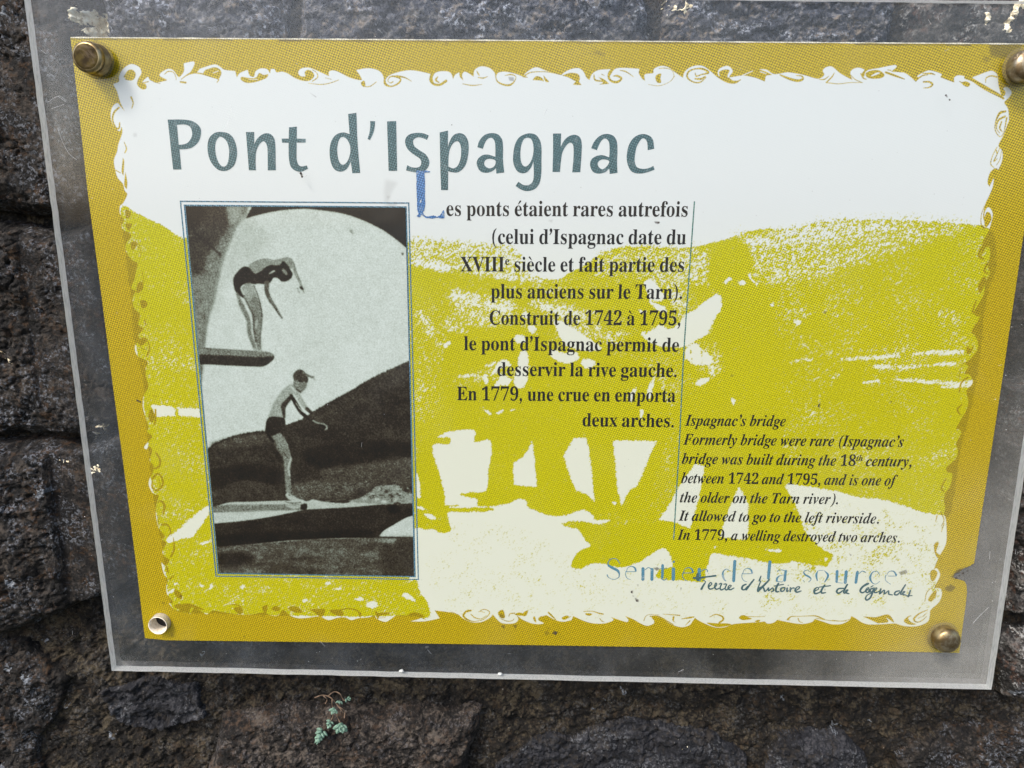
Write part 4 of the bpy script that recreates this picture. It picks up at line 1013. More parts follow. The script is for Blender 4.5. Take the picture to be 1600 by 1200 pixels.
# ---- lettering -----------------------------------------------------
GL = {
    'R': {
        '1': '559|97,0 97,53 179,53 202,57 217,67 226,87 229,118 229,619 161,544 130,522 100,515 78,520 59,535 46,559 42,589 110,613 196,666 266,718 378,718 378,118 381,91 388,70 403,57 429,53 510,53 510,0',
        '2': '559|35,0 35,103 183,254 238,313 278,365 306,412 324,457 334,503 337,553 332,602 316,637 291,656 259,663 228,658 205,644 188,620 172,565 167,490 115,496 75,513 55,531 43,557 39,589 45,624 64,656 94,684 137,706 192,719 259,724 328,719 385,704 430,680 462,646 482,606 488,558 485,524 476,490 434,418 355,328 230,205 130,110 363,110 392,115 416,128 435,150 446,179 454,210 513,210 508,0',
        '4': '559|180,0 180,53 208,53 240,56 266,66 284,87 290,125 290,186 13,186 13,247 297,714 436,714 436,252 540,252 540,186 436,186 436,125 442,87 460,66 487,56 518,53 531,53 531,0|83,252 290,252 290,427 292,522 297,619 282,587 259,545 235,503 218,475',
        '5': '559|245,-10 178,-6 125,8 86,27 60,53 45,81 40,111 46,142 62,163 88,176 120,180 131,124 144,98 165,78 193,65 230,60 262,64 291,75 316,94 336,124 349,166 353,220 349,266 337,303 318,332 275,359 217,368 154,363 106,350 60,368 92,714 470,714 475,532 418,532 410,566 397,594 384,602 364,604 156,604 140,419 188,430 250,434 322,428 384,410 436,381 475,339 498,285 506,220 500,160 483,111 455,71 421,41 380,18 336,2',
        '7': '559|165,0 431,605 168,605 138,599 119,582 110,554 104,504 44,504 49,714 526,714 526,665 250,0',
        '9': '559|227,-10 173,-6 131,7 100,25 79,49 67,76 63,103 66,123 75,140 90,152 112,160 130,119 154,84 188,61 232,53 290,71 332,126 360,216 373,343 348,316 316,295 277,280 231,275 177,281 130,299 90,328 59,369 41,420 35,482 42,550 62,609 96,657 142,694 198,716 264,724 333,715 393,689 443,644 482,580 506,495 514,388 510,308 498,234 477,166 448,107 408,58 359,21 298,-2|274,347 307,352 334,366 356,387 373,414 365,524 344,600 323,631 299,651 270,657 244,652 221,638 204,615 186,562 180,488 186,426 204,382 233,356',
        'C': '697|382,-16 318,-11 259,4 205,30 157,64 116,106 83,156 59,212 44,273 39,340 44,406 59,467 84,523 117,572 158,613 207,648 261,673 321,688 386,693 460,684 547,655 577,648 599,653 614,668 624,693 650,693 650,459 625,459 584,542 531,606 489,636 443,654 395,660 316,640 259,579 225,478 214,337 227,205 264,111 327,54 414,35 474,43 533,67 589,105 638,158 666,132 610,67 544,21 468,-7',
        'E': '658|21,0 21,25 65,30 93,44 107,72 112,116 112,549 107,603 93,634 66,648 24,653 24,678 594,678 594,476 571,476 559,532 537,575 507,605 465,625 411,637 345,641 298,638 285,632 277,621 272,578 272,366 288,366 346,375 386,401 412,446 429,514 453,514 453,176 428,176 420,229 407,270 386,299 359,318 322,328 276,331 272,331 272,100 275,69 286,52 307,44 343,41 410,45 467,58 513,79 552,112 585,156 612,213 640,213 599,0',
        'I': '388|20,0 20,26 63,34 91,48 107,73 112,112 112,576 107,614 94,637 67,648 20,653 20,678 364,678 364,653 319,648 292,637 277,614 272,576 272,115 279,66 289,50 307,39 366,26 366,0',
        'L': '635|23,0 23,26 67,32 93,47 107,75 111,120 111,564 106,606 93,633 66,647 24,653 24,678 372,678 372,653 310,646 291,636 280,620 271,564 271,123 276,70 284,55 298,47 348,41 414,46 469,59 513,83 551,119 582,167 609,230 636,230 598,0',
        'T': '630|137,0 137,26 183,31 212,46 227,75 232,120 232,645 222,645 173,640 131,625 97,601 71,567 53,524 43,473 16,473 16,678 611,678 611,472 586,472 568,548 531,602 475,634 400,645 392,645 392,120 397,73 412,45 440,31 488,26 488,0',
        'V': '637|316,-19 66,567 34,626 12,644 -21,653 -21,678 314,678 314,653 274,651 248,644 232,630 227,610 240,563 385,213 518,562 528,609 523,630 509,643 445,653 445,678 658,678 658,653 630,649 608,637 589,612 569,570 342,-19',
        'X': '701|17,0 17,26 59,34 98,58 134,99 288,310 116,575 71,633 49,648 24,653 21,653 21,678 363,678 363,653 341,653 309,649 289,637 283,618 300,578 394,431 479,556 498,590 505,616 497,636 474,648 436,653 436,678 682,678 682,653 677,653 636,647 600,630 566,599 531,556 418,394 615,85 650,41 667,30 687,26 691,26 691,0 355,0 355,26 362,26 401,30 424,42 432,61 426,85 409,118 312,272 205,120 190,93 185,67 193,44 218,31 259,26 259,0',
        'a': '512|379,-15 337,-8 310,15 298,52 250,16 198,-6 142,-13 96,-6 60,17 38,51 30,94 37,135 59,172 95,203 177,244 296,283 296,359 292,395 278,421 255,435 220,440 184,436 162,426 155,408 169,382 179,363 183,344 178,320 164,301 142,288 115,284 87,289 67,303 53,324 49,352 55,385 73,415 103,439 141,458 188,470 241,474 305,470 356,457 392,435 416,404 431,363 436,313 436,93 439,59 453,51 477,62 490,41 456,10 419,-9|225,50 259,61 296,94 296,252 243,234 206,206 184,170 176,125 181,83 198,58',
        'c': '437|232,-15 178,-7 129,16 88,53 56,101 36,159 29,223 37,292 60,353 96,403 143,442 198,467 260,475 324,467 373,444 403,409 413,365 409,340 397,321 377,308 352,304 319,312 299,335 292,373 293,389 294,404 289,425 275,438 252,442 215,432 188,401 172,350 167,279 171,212 183,157 204,114 232,82 265,63 304,57 339,63 372,79 404,107 424,90 369,32 305,-3',
        'd': '551|208,-15 159,-7 116,16 79,52 52,99 35,156 29,219 35,291 54,354 83,405 121,443 167,466 217,474 261,468 299,449 332,417 332,597 328,623 316,641 294,650 262,654 262,678 475,678 475,112 477,81 484,61 498,48 526,41 526,16 438,8 332,-15 332,58 300,17 258,-7|255,42 278,47 301,62 320,84 332,113 332,360 324,383 307,402 285,414 259,418 231,413 209,397 194,372 180,312 175,228 179,146 193,87 208,62 229,47',
        'e': '448|229,-15 174,-7 126,16 86,52 55,102 36,163 29,234 36,300 56,358 88,406 130,443 179,466 234,474 287,468 333,449 371,417 399,374 415,321 421,258 421,247 174,247 182,167 206,109 244,75 297,63 335,70 370,92 402,128 424,108 384,54 339,16 287,-7|173,286 300,286 300,320 297,375 288,413 269,435 240,442 211,433 190,407 177,364 173,303',
        'f': '318|22,0 22,24 59,33 74,52 78,109 78,412 24,412 24,462 78,462 78,526 83,575 99,616 126,649 162,673 206,687 259,692 315,685 357,664 383,632 392,595 388,567 375,546 356,533 334,529 310,533 291,544 279,560 275,582 287,626 292,635 294,644 288,656 268,660 243,655 229,640 220,581 220,462 303,462 303,412 220,412 220,97 224,60 235,38 258,28 297,24 297,0',
        'g': '487|217,-209 132,-202 71,-181 43,-160 27,-137 21,-111 30,-81 57,-57 102,-38 65,-15 42,13 35,45 42,80 63,110 99,138 152,164 100,190 63,224 40,266 33,316 39,360 59,399 90,430 131,454 179,469 234,474 292,469 347,453 472,453 472,399 399,399 425,354 434,303 428,262 411,225 384,195 348,172 305,158 256,153 234,154 211,155 187,151 168,141 154,125 150,106 157,88 177,77 210,73 261,73 332,70 386,60 425,43 451,19 465,-14 470,-55 463,-100 441,-137 406,-168 356,-191 293,-204|234,185 264,193 284,217 294,257 297,314 294,371 284,411 264,434 234,442 204,434 185,411 174,371 170,314 174,257 185,217 204,193|239,-173 306,-168 354,-154 382,-131 392,-98 387,-76 371,-62 344,-54 305,-51 144,-51 118,-77 109,-108 117,-133 141,-154 181,-168',
        'h': '567|27,0 27,24 52,28 67,38 75,56 78,83 78,594 76,621 68,639 53,650 28,655 28,678 220,678 220,397 261,440 308,465 362,474 419,464 460,434 484,385 492,315 492,83 495,56 502,39 517,28 541,24 541,0 301,0 301,24 308,24 331,31 345,50 350,83 350,323 341,384 327,399 302,404 272,398 245,380 220,350 220,83 222,56 230,39 244,28 268,24 268,0',
        'i': '295|150,539 121,544 97,561 80,585 75,614 80,644 97,668 121,685 150,690 179,685 204,668 220,644 225,614 220,585 203,561 179,544|27,0 27,24 52,29 68,38 75,55 78,83 78,375 76,406 70,424 55,433 30,437 31,462 221,462 221,83 223,56 230,39 244,29 268,24 268,0',
        'l': '297|27,0 27,24 52,29 68,38 75,55 78,83 78,592 70,639 56,650 30,654 30,678 221,678 221,83 223,56 230,39 244,29 268,24 268,0',
        'm': '825|27,0 27,24 52,28 67,38 75,56 78,83 78,377 76,404 68,423 53,434 28,438 28,462 218,462 218,394 258,438 303,465 353,474 412,465 453,436 477,389 519,436 567,465 622,474 678,464 718,434 742,385 750,315 750,83 752,56 760,39 774,28 798,24 798,0 562,0 562,24 586,28 600,39 608,57 610,83 610,323 601,384 587,399 562,404 534,398 507,381 483,353 483,83 485,57 493,39 507,28 530,24 530,0 297,0 297,24 321,28 335,39 343,57 345,83 345,323 336,384 322,399 297,404 267,398 241,380 218,350 218,83 220,57 227,40 241,29 264,24 264,0',
        'n': '567|27,0 27,24 52,28 67,38 75,56 78,83 78,377 76,404 68,423 53,434 28,438 28,462 220,462 220,398 260,440 308,466 362,474 419,464 460,434 484,385 492,315 492,83 495,56 502,39 517,28 541,24 541,0 301,0 301,24 308,24 331,31 345,50 350,83 350,323 341,384 327,399 302,404 272,398 245,380 220,350 220,83 222,56 230,39 244,28 268,24 268,0',
        'o': '501|251,-15 189,-7 135,17 90,55 56,105 35,163 28,229 35,296 56,356 90,405 135,443 189,466 250,474 311,466 365,443 410,406 444,357 465,298 472,229 465,161 444,102 410,53 366,16 312,-7|251,17 276,22 296,35 311,58 324,121 327,229 323,338 309,403 295,426 275,440 251,445 225,440 205,426 191,403 178,338 174,230 178,122 191,58 206,35 226,22',
        'p': '553|26,-207 26,-184 60,-175 75,-150 78,-95 78,362 76,400 69,422 55,433 29,439 29,462 213,462 213,391 247,438 291,466 343,475 393,467 436,444 472,407 499,360 515,302 521,238 515,169 498,108 470,56 434,18 389,-7 338,-15 292,-8 253,13 220,48 220,-86 226,-147 235,-164 249,-175 294,-183 294,-207|291,42 319,47 340,62 356,88 371,148 376,230 372,310 359,369 345,394 324,409 296,414 267,407 242,386 220,350 220,102 238,69 262,49',
        'r': '428|27,0 27,24 52,29 68,38 75,55 78,83 78,375 76,406 69,425 55,433 30,437 31,462 217,462 217,375 245,417 279,449 313,468 347,474 384,469 410,453 426,428 431,396 427,370 414,349 394,336 369,331 346,334 331,344 308,372 296,383 281,387 261,380 241,360 227,327 222,286 222,83 226,55 237,38 258,28 294,24 294,0',
        's': '429|225,-15 181,-9 129,9 109,13 89,6 76,-13 53,-13 53,157 79,157 99,101 129,58 167,31 209,22 242,26 266,40 281,60 286,87 280,113 262,136 232,156 159,193 113,221 81,252 62,288 55,328 60,368 73,403 97,433 128,456 165,470 210,475 247,471 296,458 307,456 317,454 332,459 343,475 363,475 363,330 340,330 320,378 293,413 259,434 222,441 194,437 173,426 160,408 156,386 160,364 172,346 218,315 285,282 329,255 360,226 377,189 383,141 378,96 364,58 340,27 307,4 269,-10',
        't': '340|184,-14 133,-7 98,16 79,53 72,106 72,415 30,415 30,446 131,550 192,631 215,631 215,462 309,462 309,415 215,415 215,122 223,76 233,64 250,60 272,66 291,83 307,111 331,98 305,49 271,14 231,-7',
        'u': '558|195,-15 153,-10 121,3 97,26 75,75 68,144 68,369 66,399 59,421 43,433 17,438 17,462 211,462 211,110 214,87 225,69 241,57 263,53 292,58 318,73 340,98 340,369 337,401 329,422 312,434 282,438 282,462 482,462 482,104 485,76 493,58 509,49 536,44 536,19 446,11 340,-15 340,60 312,29 277,5 238,-10',
        'v': '456|212,-15 57,369 33,419 18,432 -4,437 -4,462 244,462 244,438 232,438 202,431 192,411 194,399 275,182 351,376 359,405 353,423 334,434 303,438 303,462 454,462 454,439 430,430 414,415 387,362 238,-15',
        'x': '475|7,0 7,22 51,43 92,84 183,203 64,392 36,424 6,437 6,462 251,462 251,438 220,433 209,417 222,387 273,306 333,382 345,400 349,415 346,425 338,432 299,438 299,462 463,462 463,441 421,421 378,378 295,274 434,54 451,32 475,23 475,0 231,0 231,24 265,29 273,36 276,45 272,64 258,88 205,170 145,91 131,69 126,51 131,35 146,25 170,22 175,22 175,0',
    },
    'I': {
        '1': '559|97,0 97,53 179,53 202,57 217,67 226,87 229,118 229,619 161,544 130,522 100,515 78,520 59,535 46,559 42,589 110,613 196,666 266,718 378,718 378,118 381,91 388,70 403,57 429,53 510,53 510,0',
        '2': '559|35,0 35,103 183,254 238,313 278,365 306,412 324,457 334,503 337,553 332,602 316,637 291,656 259,663 228,658 205,644 188,620 172,565 167,490 115,496 75,513 55,531 43,557 39,589 45,624 64,656 94,684 137,706 192,719 259,724 328,719 385,704 430,680 462,646 482,606 488,558 485,524 476,490 434,418 355,328 230,205 130,110 363,110 392,115 416,128 435,150 446,179 454,210 513,210 508,0',
        '4': '559|180,0 180,53 208,53 240,56 266,66 284,87 290,125 290,186 13,186 13,247 297,714 436,714 436,252 540,252 540,186 436,186 436,125 442,87 460,66 487,56 518,53 531,53 531,0|83,252 290,252 290,427 292,522 297,619 282,587 259,545 235,503 218,475',
        '5': '559|245,-10 178,-6 125,8 86,27 60,53 45,81 40,111 46,142 62,163 88,176 120,180 131,124 144,98 165,78 193,65 230,60 262,64 291,75 316,94 336,124 349,166 353,220 349,266 337,303 318,332 275,359 217,368 154,363 106,350 60,368 92,714 470,714 475,532 418,532 410,566 397,594 384,602 364,604 156,604 140,419 188,430 250,434 322,428 384,410 436,381 475,339 498,285 506,220 500,160 483,111 455,71 421,41 380,18 336,2',
        '7': '559|165,0 431,605 168,605 138,599 119,582 110,554 104,504 44,504 49,714 526,714 526,665 250,0',
        '8': '559|273,-10 197,-3 136,16 89,46 56,86 36,131 30,182 34,223 48,258 71,288 117,326 177,361 124,398 85,440 61,488 53,542 59,588 75,631 104,668 148,698 208,718 285,724 350,719 403,702 445,675 474,639 492,597 498,549 489,495 462,454 419,420 363,387 440,343 491,297 520,247 529,189 522,131 499,82 462,43 411,13 348,-4|302,421 334,444 356,472 368,507 372,551 362,606 349,630 331,649 307,662 279,666 243,658 216,634 200,598 194,554 201,508 222,474 256,446|278,47 324,56 360,82 382,122 390,172 381,217 356,254 310,287 244,321 213,296 188,265 171,226 165,178 173,125 196,84 232,56',
        '9': '559|227,-10 173,-6 131,7 100,25 79,49 67,76 63,103 66,123 75,140 90,152 112,160 130,119 154,84 188,61 232,53 290,71 332,126 360,216 373,343 348,316 316,295 277,280 231,275 177,281 130,299 90,328 59,369 41,420 35,482 42,550 62,609 96,657 142,694 198,716 264,724 333,715 393,689 443,644 482,580 506,495 514,388 510,308 498,234 477,166 448,107 408,58 359,21 298,-2|274,347 307,352 334,366 356,387 373,414 365,524 344,600 323,631 299,651 270,657 244,652 221,638 204,615 186,562 180,488 186,426 204,382 233,356',
        'F': '611|-50,0 -50,23 1,31 18,42 33,61 58,127 171,549 177,576 179,601 175,621 162,635 140,644 109,647 109,671 635,671 596,481 568,481 568,495 563,540 549,577 526,604 492,623 447,634 390,638 364,636 348,628 329,590 270,369 285,368 299,368 359,375 406,394 441,428 466,476 491,476 421,201 400,201 401,219 401,236 398,273 388,300 371,318 345,330 260,337 202,122 193,70 197,50 209,36 231,27 263,23 263,0',
        'I': '371|-50,0 -50,23 1,31 18,42 33,61 58,127 171,549 177,576 179,601 171,625 147,641 108,647 108,671 422,671 422,647 368,638 351,627 338,610 314,544 201,122 192,70 200,45 224,30 263,23 263,0',
        'T': '600|65,0 65,25 102,30 128,41 146,59 159,89 305,636 289,636 232,627 178,599 131,553 95,492 70,492 107,671 651,671 622,479 594,479 582,547 556,596 517,625 463,635 456,635 309,94 305,68 310,49 322,37 376,25 376,0',
        'a': '500|79,-13 36,-5 2,21 -21,59 -28,109 -23,163 -8,219 17,275 48,327 84,373 125,411 188,449 246,461 281,454 306,432 319,395 335,451 442,451 359,161 345,110 340,83 344,66 355,60 385,78 424,130 446,116 395,44 344,1 293,-13 259,-6 238,15 231,51 234,78 241,112 204,57 166,18 125,-5|138,61 161,67 184,83 227,141 263,219 287,301 295,369 291,396 278,413 256,418 233,412 210,393 163,326 123,237 104,172 97,120 102,87 115,68',
        'b': '480|114,-14 51,-5 2,18 -12,32 -17,46 -11,77 123,558 135,613 132,629 125,639 88,645 72,645 72,672 171,683 281,700 192,379 233,425 278,452 325,461 369,452 403,427 426,385 433,329 428,275 412,220 386,166 353,115 312,70 267,34 219,7 168,-9|136,22 163,27 189,43 237,97 276,172 303,255 312,332 309,358 300,377 285,388 266,392 230,380 199,346 172,288 144,206 114,103 104,49 112,29',
        'c': '412|138,-14 94,-9 56,5 26,28 4,60 -10,99 -14,145 -5,218 24,291 70,357 131,412 176,439 221,456 266,461 314,454 351,434 374,405 382,371 378,343 365,321 344,308 318,303 295,306 278,317 266,333 262,354 271,384 281,409 275,425 257,430 233,423 208,403 160,332 125,239 114,191 111,147 116,106 131,76 154,57 183,51 224,61 264,92 304,143 331,124 288,64 242,21 192,-5',
        'd': '498|82,-14 38,-5 5,21 -16,64 -23,122 -19,170 -6,220 15,270 43,320 77,365 116,405 159,436 201,455 244,461 283,455 317,438 354,567 361,594 362,613 359,629 349,638 305,644 305,671 404,683 510,700 353,123 345,90 342,71 345,64 354,61 366,65 380,78 419,132 442,116 366,19 332,-6 295,-14 261,-7 241,15 234,52 244,113 206,57 168,18 128,-6|143,62 166,68 189,86 232,148 268,229 292,309 300,371 296,399 284,416 264,422 244,417 223,401 179,345 139,269 110,188 99,117 102,94 111,77 125,66',
        'e': '401|130,-14 89,-9 54,5 24,28 2,60 -12,99 -16,146 -10,200 9,256 37,309 73,358 116,400 163,433 212,454 262,461 308,455 342,436 364,407 371,369 364,331 343,294 308,259 258,227 195,203 117,185 111,131 116,99 130,74 152,58 182,53 219,63 255,93 291,142 319,124 280,64 236,21 186,-5|125,218 170,233 209,255 242,283 267,316 283,351 288,387 279,418 255,428 222,415 187,375 153,309',
        'f': '288|-98,-207 -133,-201 -162,-184 -180,-158 -186,-126 -183,-104 -172,-87 -156,-75 -135,-71 -117,-74 -102,-84 -92,-98 -89,-117 -97,-145 -105,-159 -101,-170 -88,-174 -68,-169 -51,-153 -22,-97 7,4 38,155 89,410 20,410 28,451 98,451 122,527 152,590 187,638 227,672 269,693 315,700 359,695 393,679 413,654 420,622 414,592 397,574 368,568 349,572 334,582 323,597 319,615 327,640 335,658 331,666 319,669 291,656 265,618 240,550 215,451 300,451 294,410 209,410 157,168 128,52 97,-43 60,-115 16,-167 -17,-189 -55,-203',
        'g': '444|115,-207 34,-199 -27,-177 -54,-154 -71,-129 -76,-99 -68,-65 -46,-38 -7,-14 49,8 9,41 -4,76 1,101 18,124 45,147 85,170 53,194 31,219 17,248 13,281 20,327 42,370 75,407 118,436 168,455 222,461 273,456 320,439 363,412 450,412 445,370 389,370 392,353 393,335 386,287 364,244 329,207 285,179 233,161 176,155 124,158 105,141 98,125 108,108 139,94 201,75 271,48 300,31 321,13 340,-18 347,-54 340,-96 317,-134 281,-164 235,-188 179,-202|173,186 198,193 223,212 244,242 261,280 271,322 275,367 270,401 256,421 232,428 206,421 181,400 159,368 143,330 132,288 128,244 133,212 148,192|126,-174 174,-168 210,-152 233,-127 241,-98 232,-69 206,-48 90,-6 46,-32 20,-60 11,-92 19,-124 44,-151 81,-168',
        'h': '532|312,-14 275,-6 253,19 246,61 258,125 289,228 323,330 332,367 327,383 313,388 276,375 237,338 195,275 137,149 94,0 -28,0 122,557 132,595 134,612 131,628 124,638 87,644 71,644 71,671 164,681 279,700 171,293 225,368 275,420 324,451 376,461 418,453 443,428 451,386 443,332 420,253 372,112 368,98 366,85 370,69 382,64 411,85 455,146 477,133 422,51 367,2',
        'i': '289|196,553 170,558 149,572 135,593 130,619 135,645 149,666 170,680 196,685 221,680 243,666 257,645 262,619 257,593 243,572 221,558|73,-12 43,-7 20,8 6,31 1,61 6,96 15,130 66,314 76,353 79,378 74,394 61,403 38,406 29,406 28,431 133,445 223,461 133,127 125,82 129,68 141,63 170,81 211,134 231,120 180,47 127,3',
        'l': '258|59,-14 28,-9 5,5 -10,28 -15,59 -12,92 -3,126 115,553 129,617 124,633 110,642 87,645 78,645 77,670 272,700 118,128 112,103 108,80 112,66 124,61 154,79 195,132 215,117 175,59 139,18 101,-6',
        'm': '781|566,-12 529,-4 506,21 499,62 511,126 542,229 576,331 585,368 580,384 566,389 537,381 507,357 474,318 424,227 372,92 342,0 227,0 328,331 336,368 331,384 317,389 291,382 264,363 234,330 203,283 145,160 98,0 -21,0 63,314 74,358 77,378 72,394 59,403 36,406 27,406 25,431 225,461 173,288 227,365 278,419 328,451 381,461 423,453 448,428 456,387 445,323 492,385 537,428 582,453 629,461 671,453 696,428 704,387 696,333 673,254 625,113 621,99 619,86 623,70 635,65 649,70 664,83 681,105 702,135 724,120 683,62 645,21 607,-4',
        'n': '532|317,-14 280,-6 257,19 250,61 261,125 293,228 328,330 336,367 331,383 317,388 281,376 243,341 203,283 145,160 98,0 -21,0 63,314 74,358 77,378 72,394 59,403 36,406 27,406 25,431 225,461 173,288 227,365 278,419 328,451 381,461 423,453 448,428 456,386 449,337 424,253 370,85 374,69 387,64 401,68 416,82 453,134 475,119 434,61 396,20 358,-6',
        'o': '470|143,-14 100,-9 62,5 30,30 5,62 -10,101 -15,146 -9,201 9,257 36,310 72,359 113,400 160,433 210,454 261,461 309,456 349,442 381,419 405,387 419,348 424,302 418,248 402,194 375,140 340,91 298,49 251,15 198,-7|154,20 177,26 199,45 241,110 275,196 298,285 306,358 300,397 284,421 256,429 233,423 211,405 169,342 135,256 112,166 103,87 109,50 126,27',
        'p': '491|-117,-207 -117,-180 -93,-177 -76,-170 -56,-142 -44,-105 71,340 77,376 74,392 65,401 24,407 24,432 127,447 215,461 185,360 236,416 288,450 339,461 382,453 415,429 436,389 443,334 437,274 420,213 392,154 356,100 314,53 268,17 219,-6 170,-14 134,-8 102,9 72,-102 66,-144 69,-162 80,-173 128,-181 128,-207|152,22 177,28 201,46 246,106 283,186 309,267 318,333 315,358 307,376 295,386 279,390 242,379 209,345 180,290 154,212 128,116 116,56 120,37 132,26',
        'r': '388|-21,0 63,314 74,358 77,378 72,394 59,403 36,406 27,406 25,431 225,461 170,281 215,362 255,417 293,450 331,461 362,454 380,431 386,394 382,365 371,343 352,329 328,324 300,332 277,354 268,359 246,348 220,315 189,260 141,145 98,0',
        's': '376|135,-14 94,-9 42,7 22,11 4,6 -10,-10 -36,-6 -10,162 19,157 29,98 49,55 80,30 121,21 153,27 172,46 178,78 170,115 141,158 102,206 58,276 46,308 42,339 51,387 80,426 121,451 172,460 215,456 267,443 277,441 286,439 304,444 316,457 342,457 320,305 294,308 274,375 242,416 199,429 177,425 160,415 148,399 144,380 154,344 184,301 217,262 246,222 273,173 283,122 278,86 264,53 241,25 212,4 176,-9',
        't': '275|45,-14 7,-6 -15,18 -23,58 -22,78 -16,104 67,407 19,407 19,442 86,475 147,525 200,592 241,592 199,447 278,447 267,407 188,407 114,153 104,114 100,84 104,67 115,61 146,81 191,141 214,126 172,65 132,22 90,-5',
        'u': '532|69,-14 27,-6 1,19 -7,61 1,112 22,194 56,314 69,378 64,394 51,403 28,406 19,406 18,431 109,444 217,461 120,117 113,79 118,64 132,59 168,71 206,108 248,169 288,249 323,342 351,448 470,448 373,85 378,72 389,65 403,69 417,83 435,104 456,135 478,120 437,62 399,20 361,-5 320,-14 292,-9 271,6 257,29 252,60 270,153 219,79 170,27 121,-4',
        'v': '423|71,-14 71,38 68,232 57,341 45,380 29,402 8,408 -2,407 -3,433 144,461 158,439 171,374 180,281 183,175 183,132 238,197 275,251 297,292 304,317 299,336 282,358 266,381 260,403 264,427 277,445 295,457 319,461 343,457 362,443 374,422 378,395 364,330 321,249 248,152 145,40 93,-13',
        'w': '625|71,-15 71,37 68,229 57,339 45,379 29,402 8,408 -2,407 -3,433 144,461 161,432 175,343 185,196 341,461 366,461 397,129 451,194 487,249 508,292 515,319 509,338 492,358 474,380 468,404 472,427 484,446 503,459 526,463 551,458 570,444 582,422 586,393 561,305 488,187 365,37 321,-13 293,-15 267,266 101,-13',
        'y': '419|-44,-209 -75,-205 -99,-192 -114,-172 -119,-148 -115,-125 -102,-107 -83,-95 -61,-91 -39,-95 -12,-109 30,-127 57,-115 87,-84 113,-45 123,-9 118,44 105,134 86,233 66,317 49,373 36,400 21,410 -1,412 -14,411 -14,438 34,444 71,452 126,461 148,440 167,378 190,270 220,112 284,239 305,314 298,335 278,354 257,375 250,400 254,425 267,444 287,457 312,461 338,457 357,444 369,422 373,394 359,326 319,226 260,110 188,-7 110,-110 69,-150 30,-182 -8,-202',
    },
}
GC = {}


def parse(fontkey, ch):
    key = fontkey + ch
    if key in GC:
        return GC[key]
    F_ = GL[fontkey]
    adv, loops = 0, None
    it = fontkey == 'I'
    sl = .24 if it else 0.0

    def blob(cx, cy, r):
        return [(cx + r * math.cos(a * math.pi / 7), cy + r * math.sin(a * math.pi / 7)) for a in range(14)]
    comma = [(35, 60), (50, 118), (105, 145), (165, 120), (190, 55), (170, -30), (115, -115), (45, -170), (28, -145), (80, -80), (100, -25), (60, -10)]
    if ch == '.':
        adv, loops = 245, [blob(118, 55, 70)]
    elif ch == ',':
        adv, loops = 250, [comma]
    elif ch == "'":
        adv, loops = 220, [[(x + (60 if it else 0), y + 575) for x, y in comma]]
    elif ch in '()':
        c = [(290, 720), (150, 600), (75, 430), (62, 260), (90, 60), (165, -90), (290, -200), (305, -185), (215, -60), (165, 110), (160, 280), (175, 440), (225, 590), (305, 705)]
        if ch == ')':
            c = [(350 - x, y) for x, y in c][::-1]
        adv, loops = 350, [[(x + sl * y * .6, y) for x, y in c]]
    elif ch in 'éèà':
        b = parse(fontkey, 'a' if ch == 'à' else 'e')
        if ch == 'é':
            ac = [(200, 520), (230, 520), (370, 640), (385, 680), (340, 705), (295, 680)]
        else:
            ac = [(300, 520), (270, 520), (130, 640), (115, 680), (160, 705), (205, 680)]
        adv, loops = b[0], b[1] + [ac]
    elif ch == ' ':
        adv, loops = 235, []
    else:
        p = F_[ch].split('|')
        adv = int(p[0])
        loops = [[tuple(float(v) for v in q.split(',')) for q in l.split(' ')] for l in p[1:]]
    # group holes with their outlines: fill everything together per disjoint piece
    GC[key] = (adv, loops)
    return GC[key]


TC = {}


def glyph_mesh(fontkey, ch):
    key = fontkey + ch
    if key not in TC:
        adv, loops = parse(fontkey, ch)

        def area(l):
            a = np.array(l)
            b = np.roll(a, -1, 0)
            return .5 * np.sum(a[:, 0] * b[:, 1] - b[:, 0] * a[:, 1])

        def inside(p, l):
            c = False
            for i in range(len(l)):
                a, b = l[i], l[i - 1]
                if (a[1] > p[1]) != (b[1] > p[1]) and p[0] < (b[0] - a[0]) * (p[1] - a[1]) / (b[1] - a[1]) + a[0]:
                    c = not c
            return c
        big = sorted(loops, key=lambda l: -abs(area(l)))
        outer = []
        for l in big:
            for o in outer:
                if inside(l[0], o[0]):
                    o.append(l)
                    break
            else:
                outer.append([l])
        V, T_ = [], []
        for g in outer:
            v, t_ = tess(g)
            b = len(V)
            V += v
            for a, b_, c_ in t_:
                nr = (v[b_][0] - v[a][0]) * (v[c_][1] - v[a][1]) - (v[b_][1] - v[a][1]) * (v[c_][0] - v[a][0])
                T_.append((a + b, b_ + b, c_ + b) if nr > 0 else (a + b, c_ + b, b_ + b))
        TC[key] = (adv, np.array(V) if V else np.zeros((0, 2)), T_)
    return TC[key]


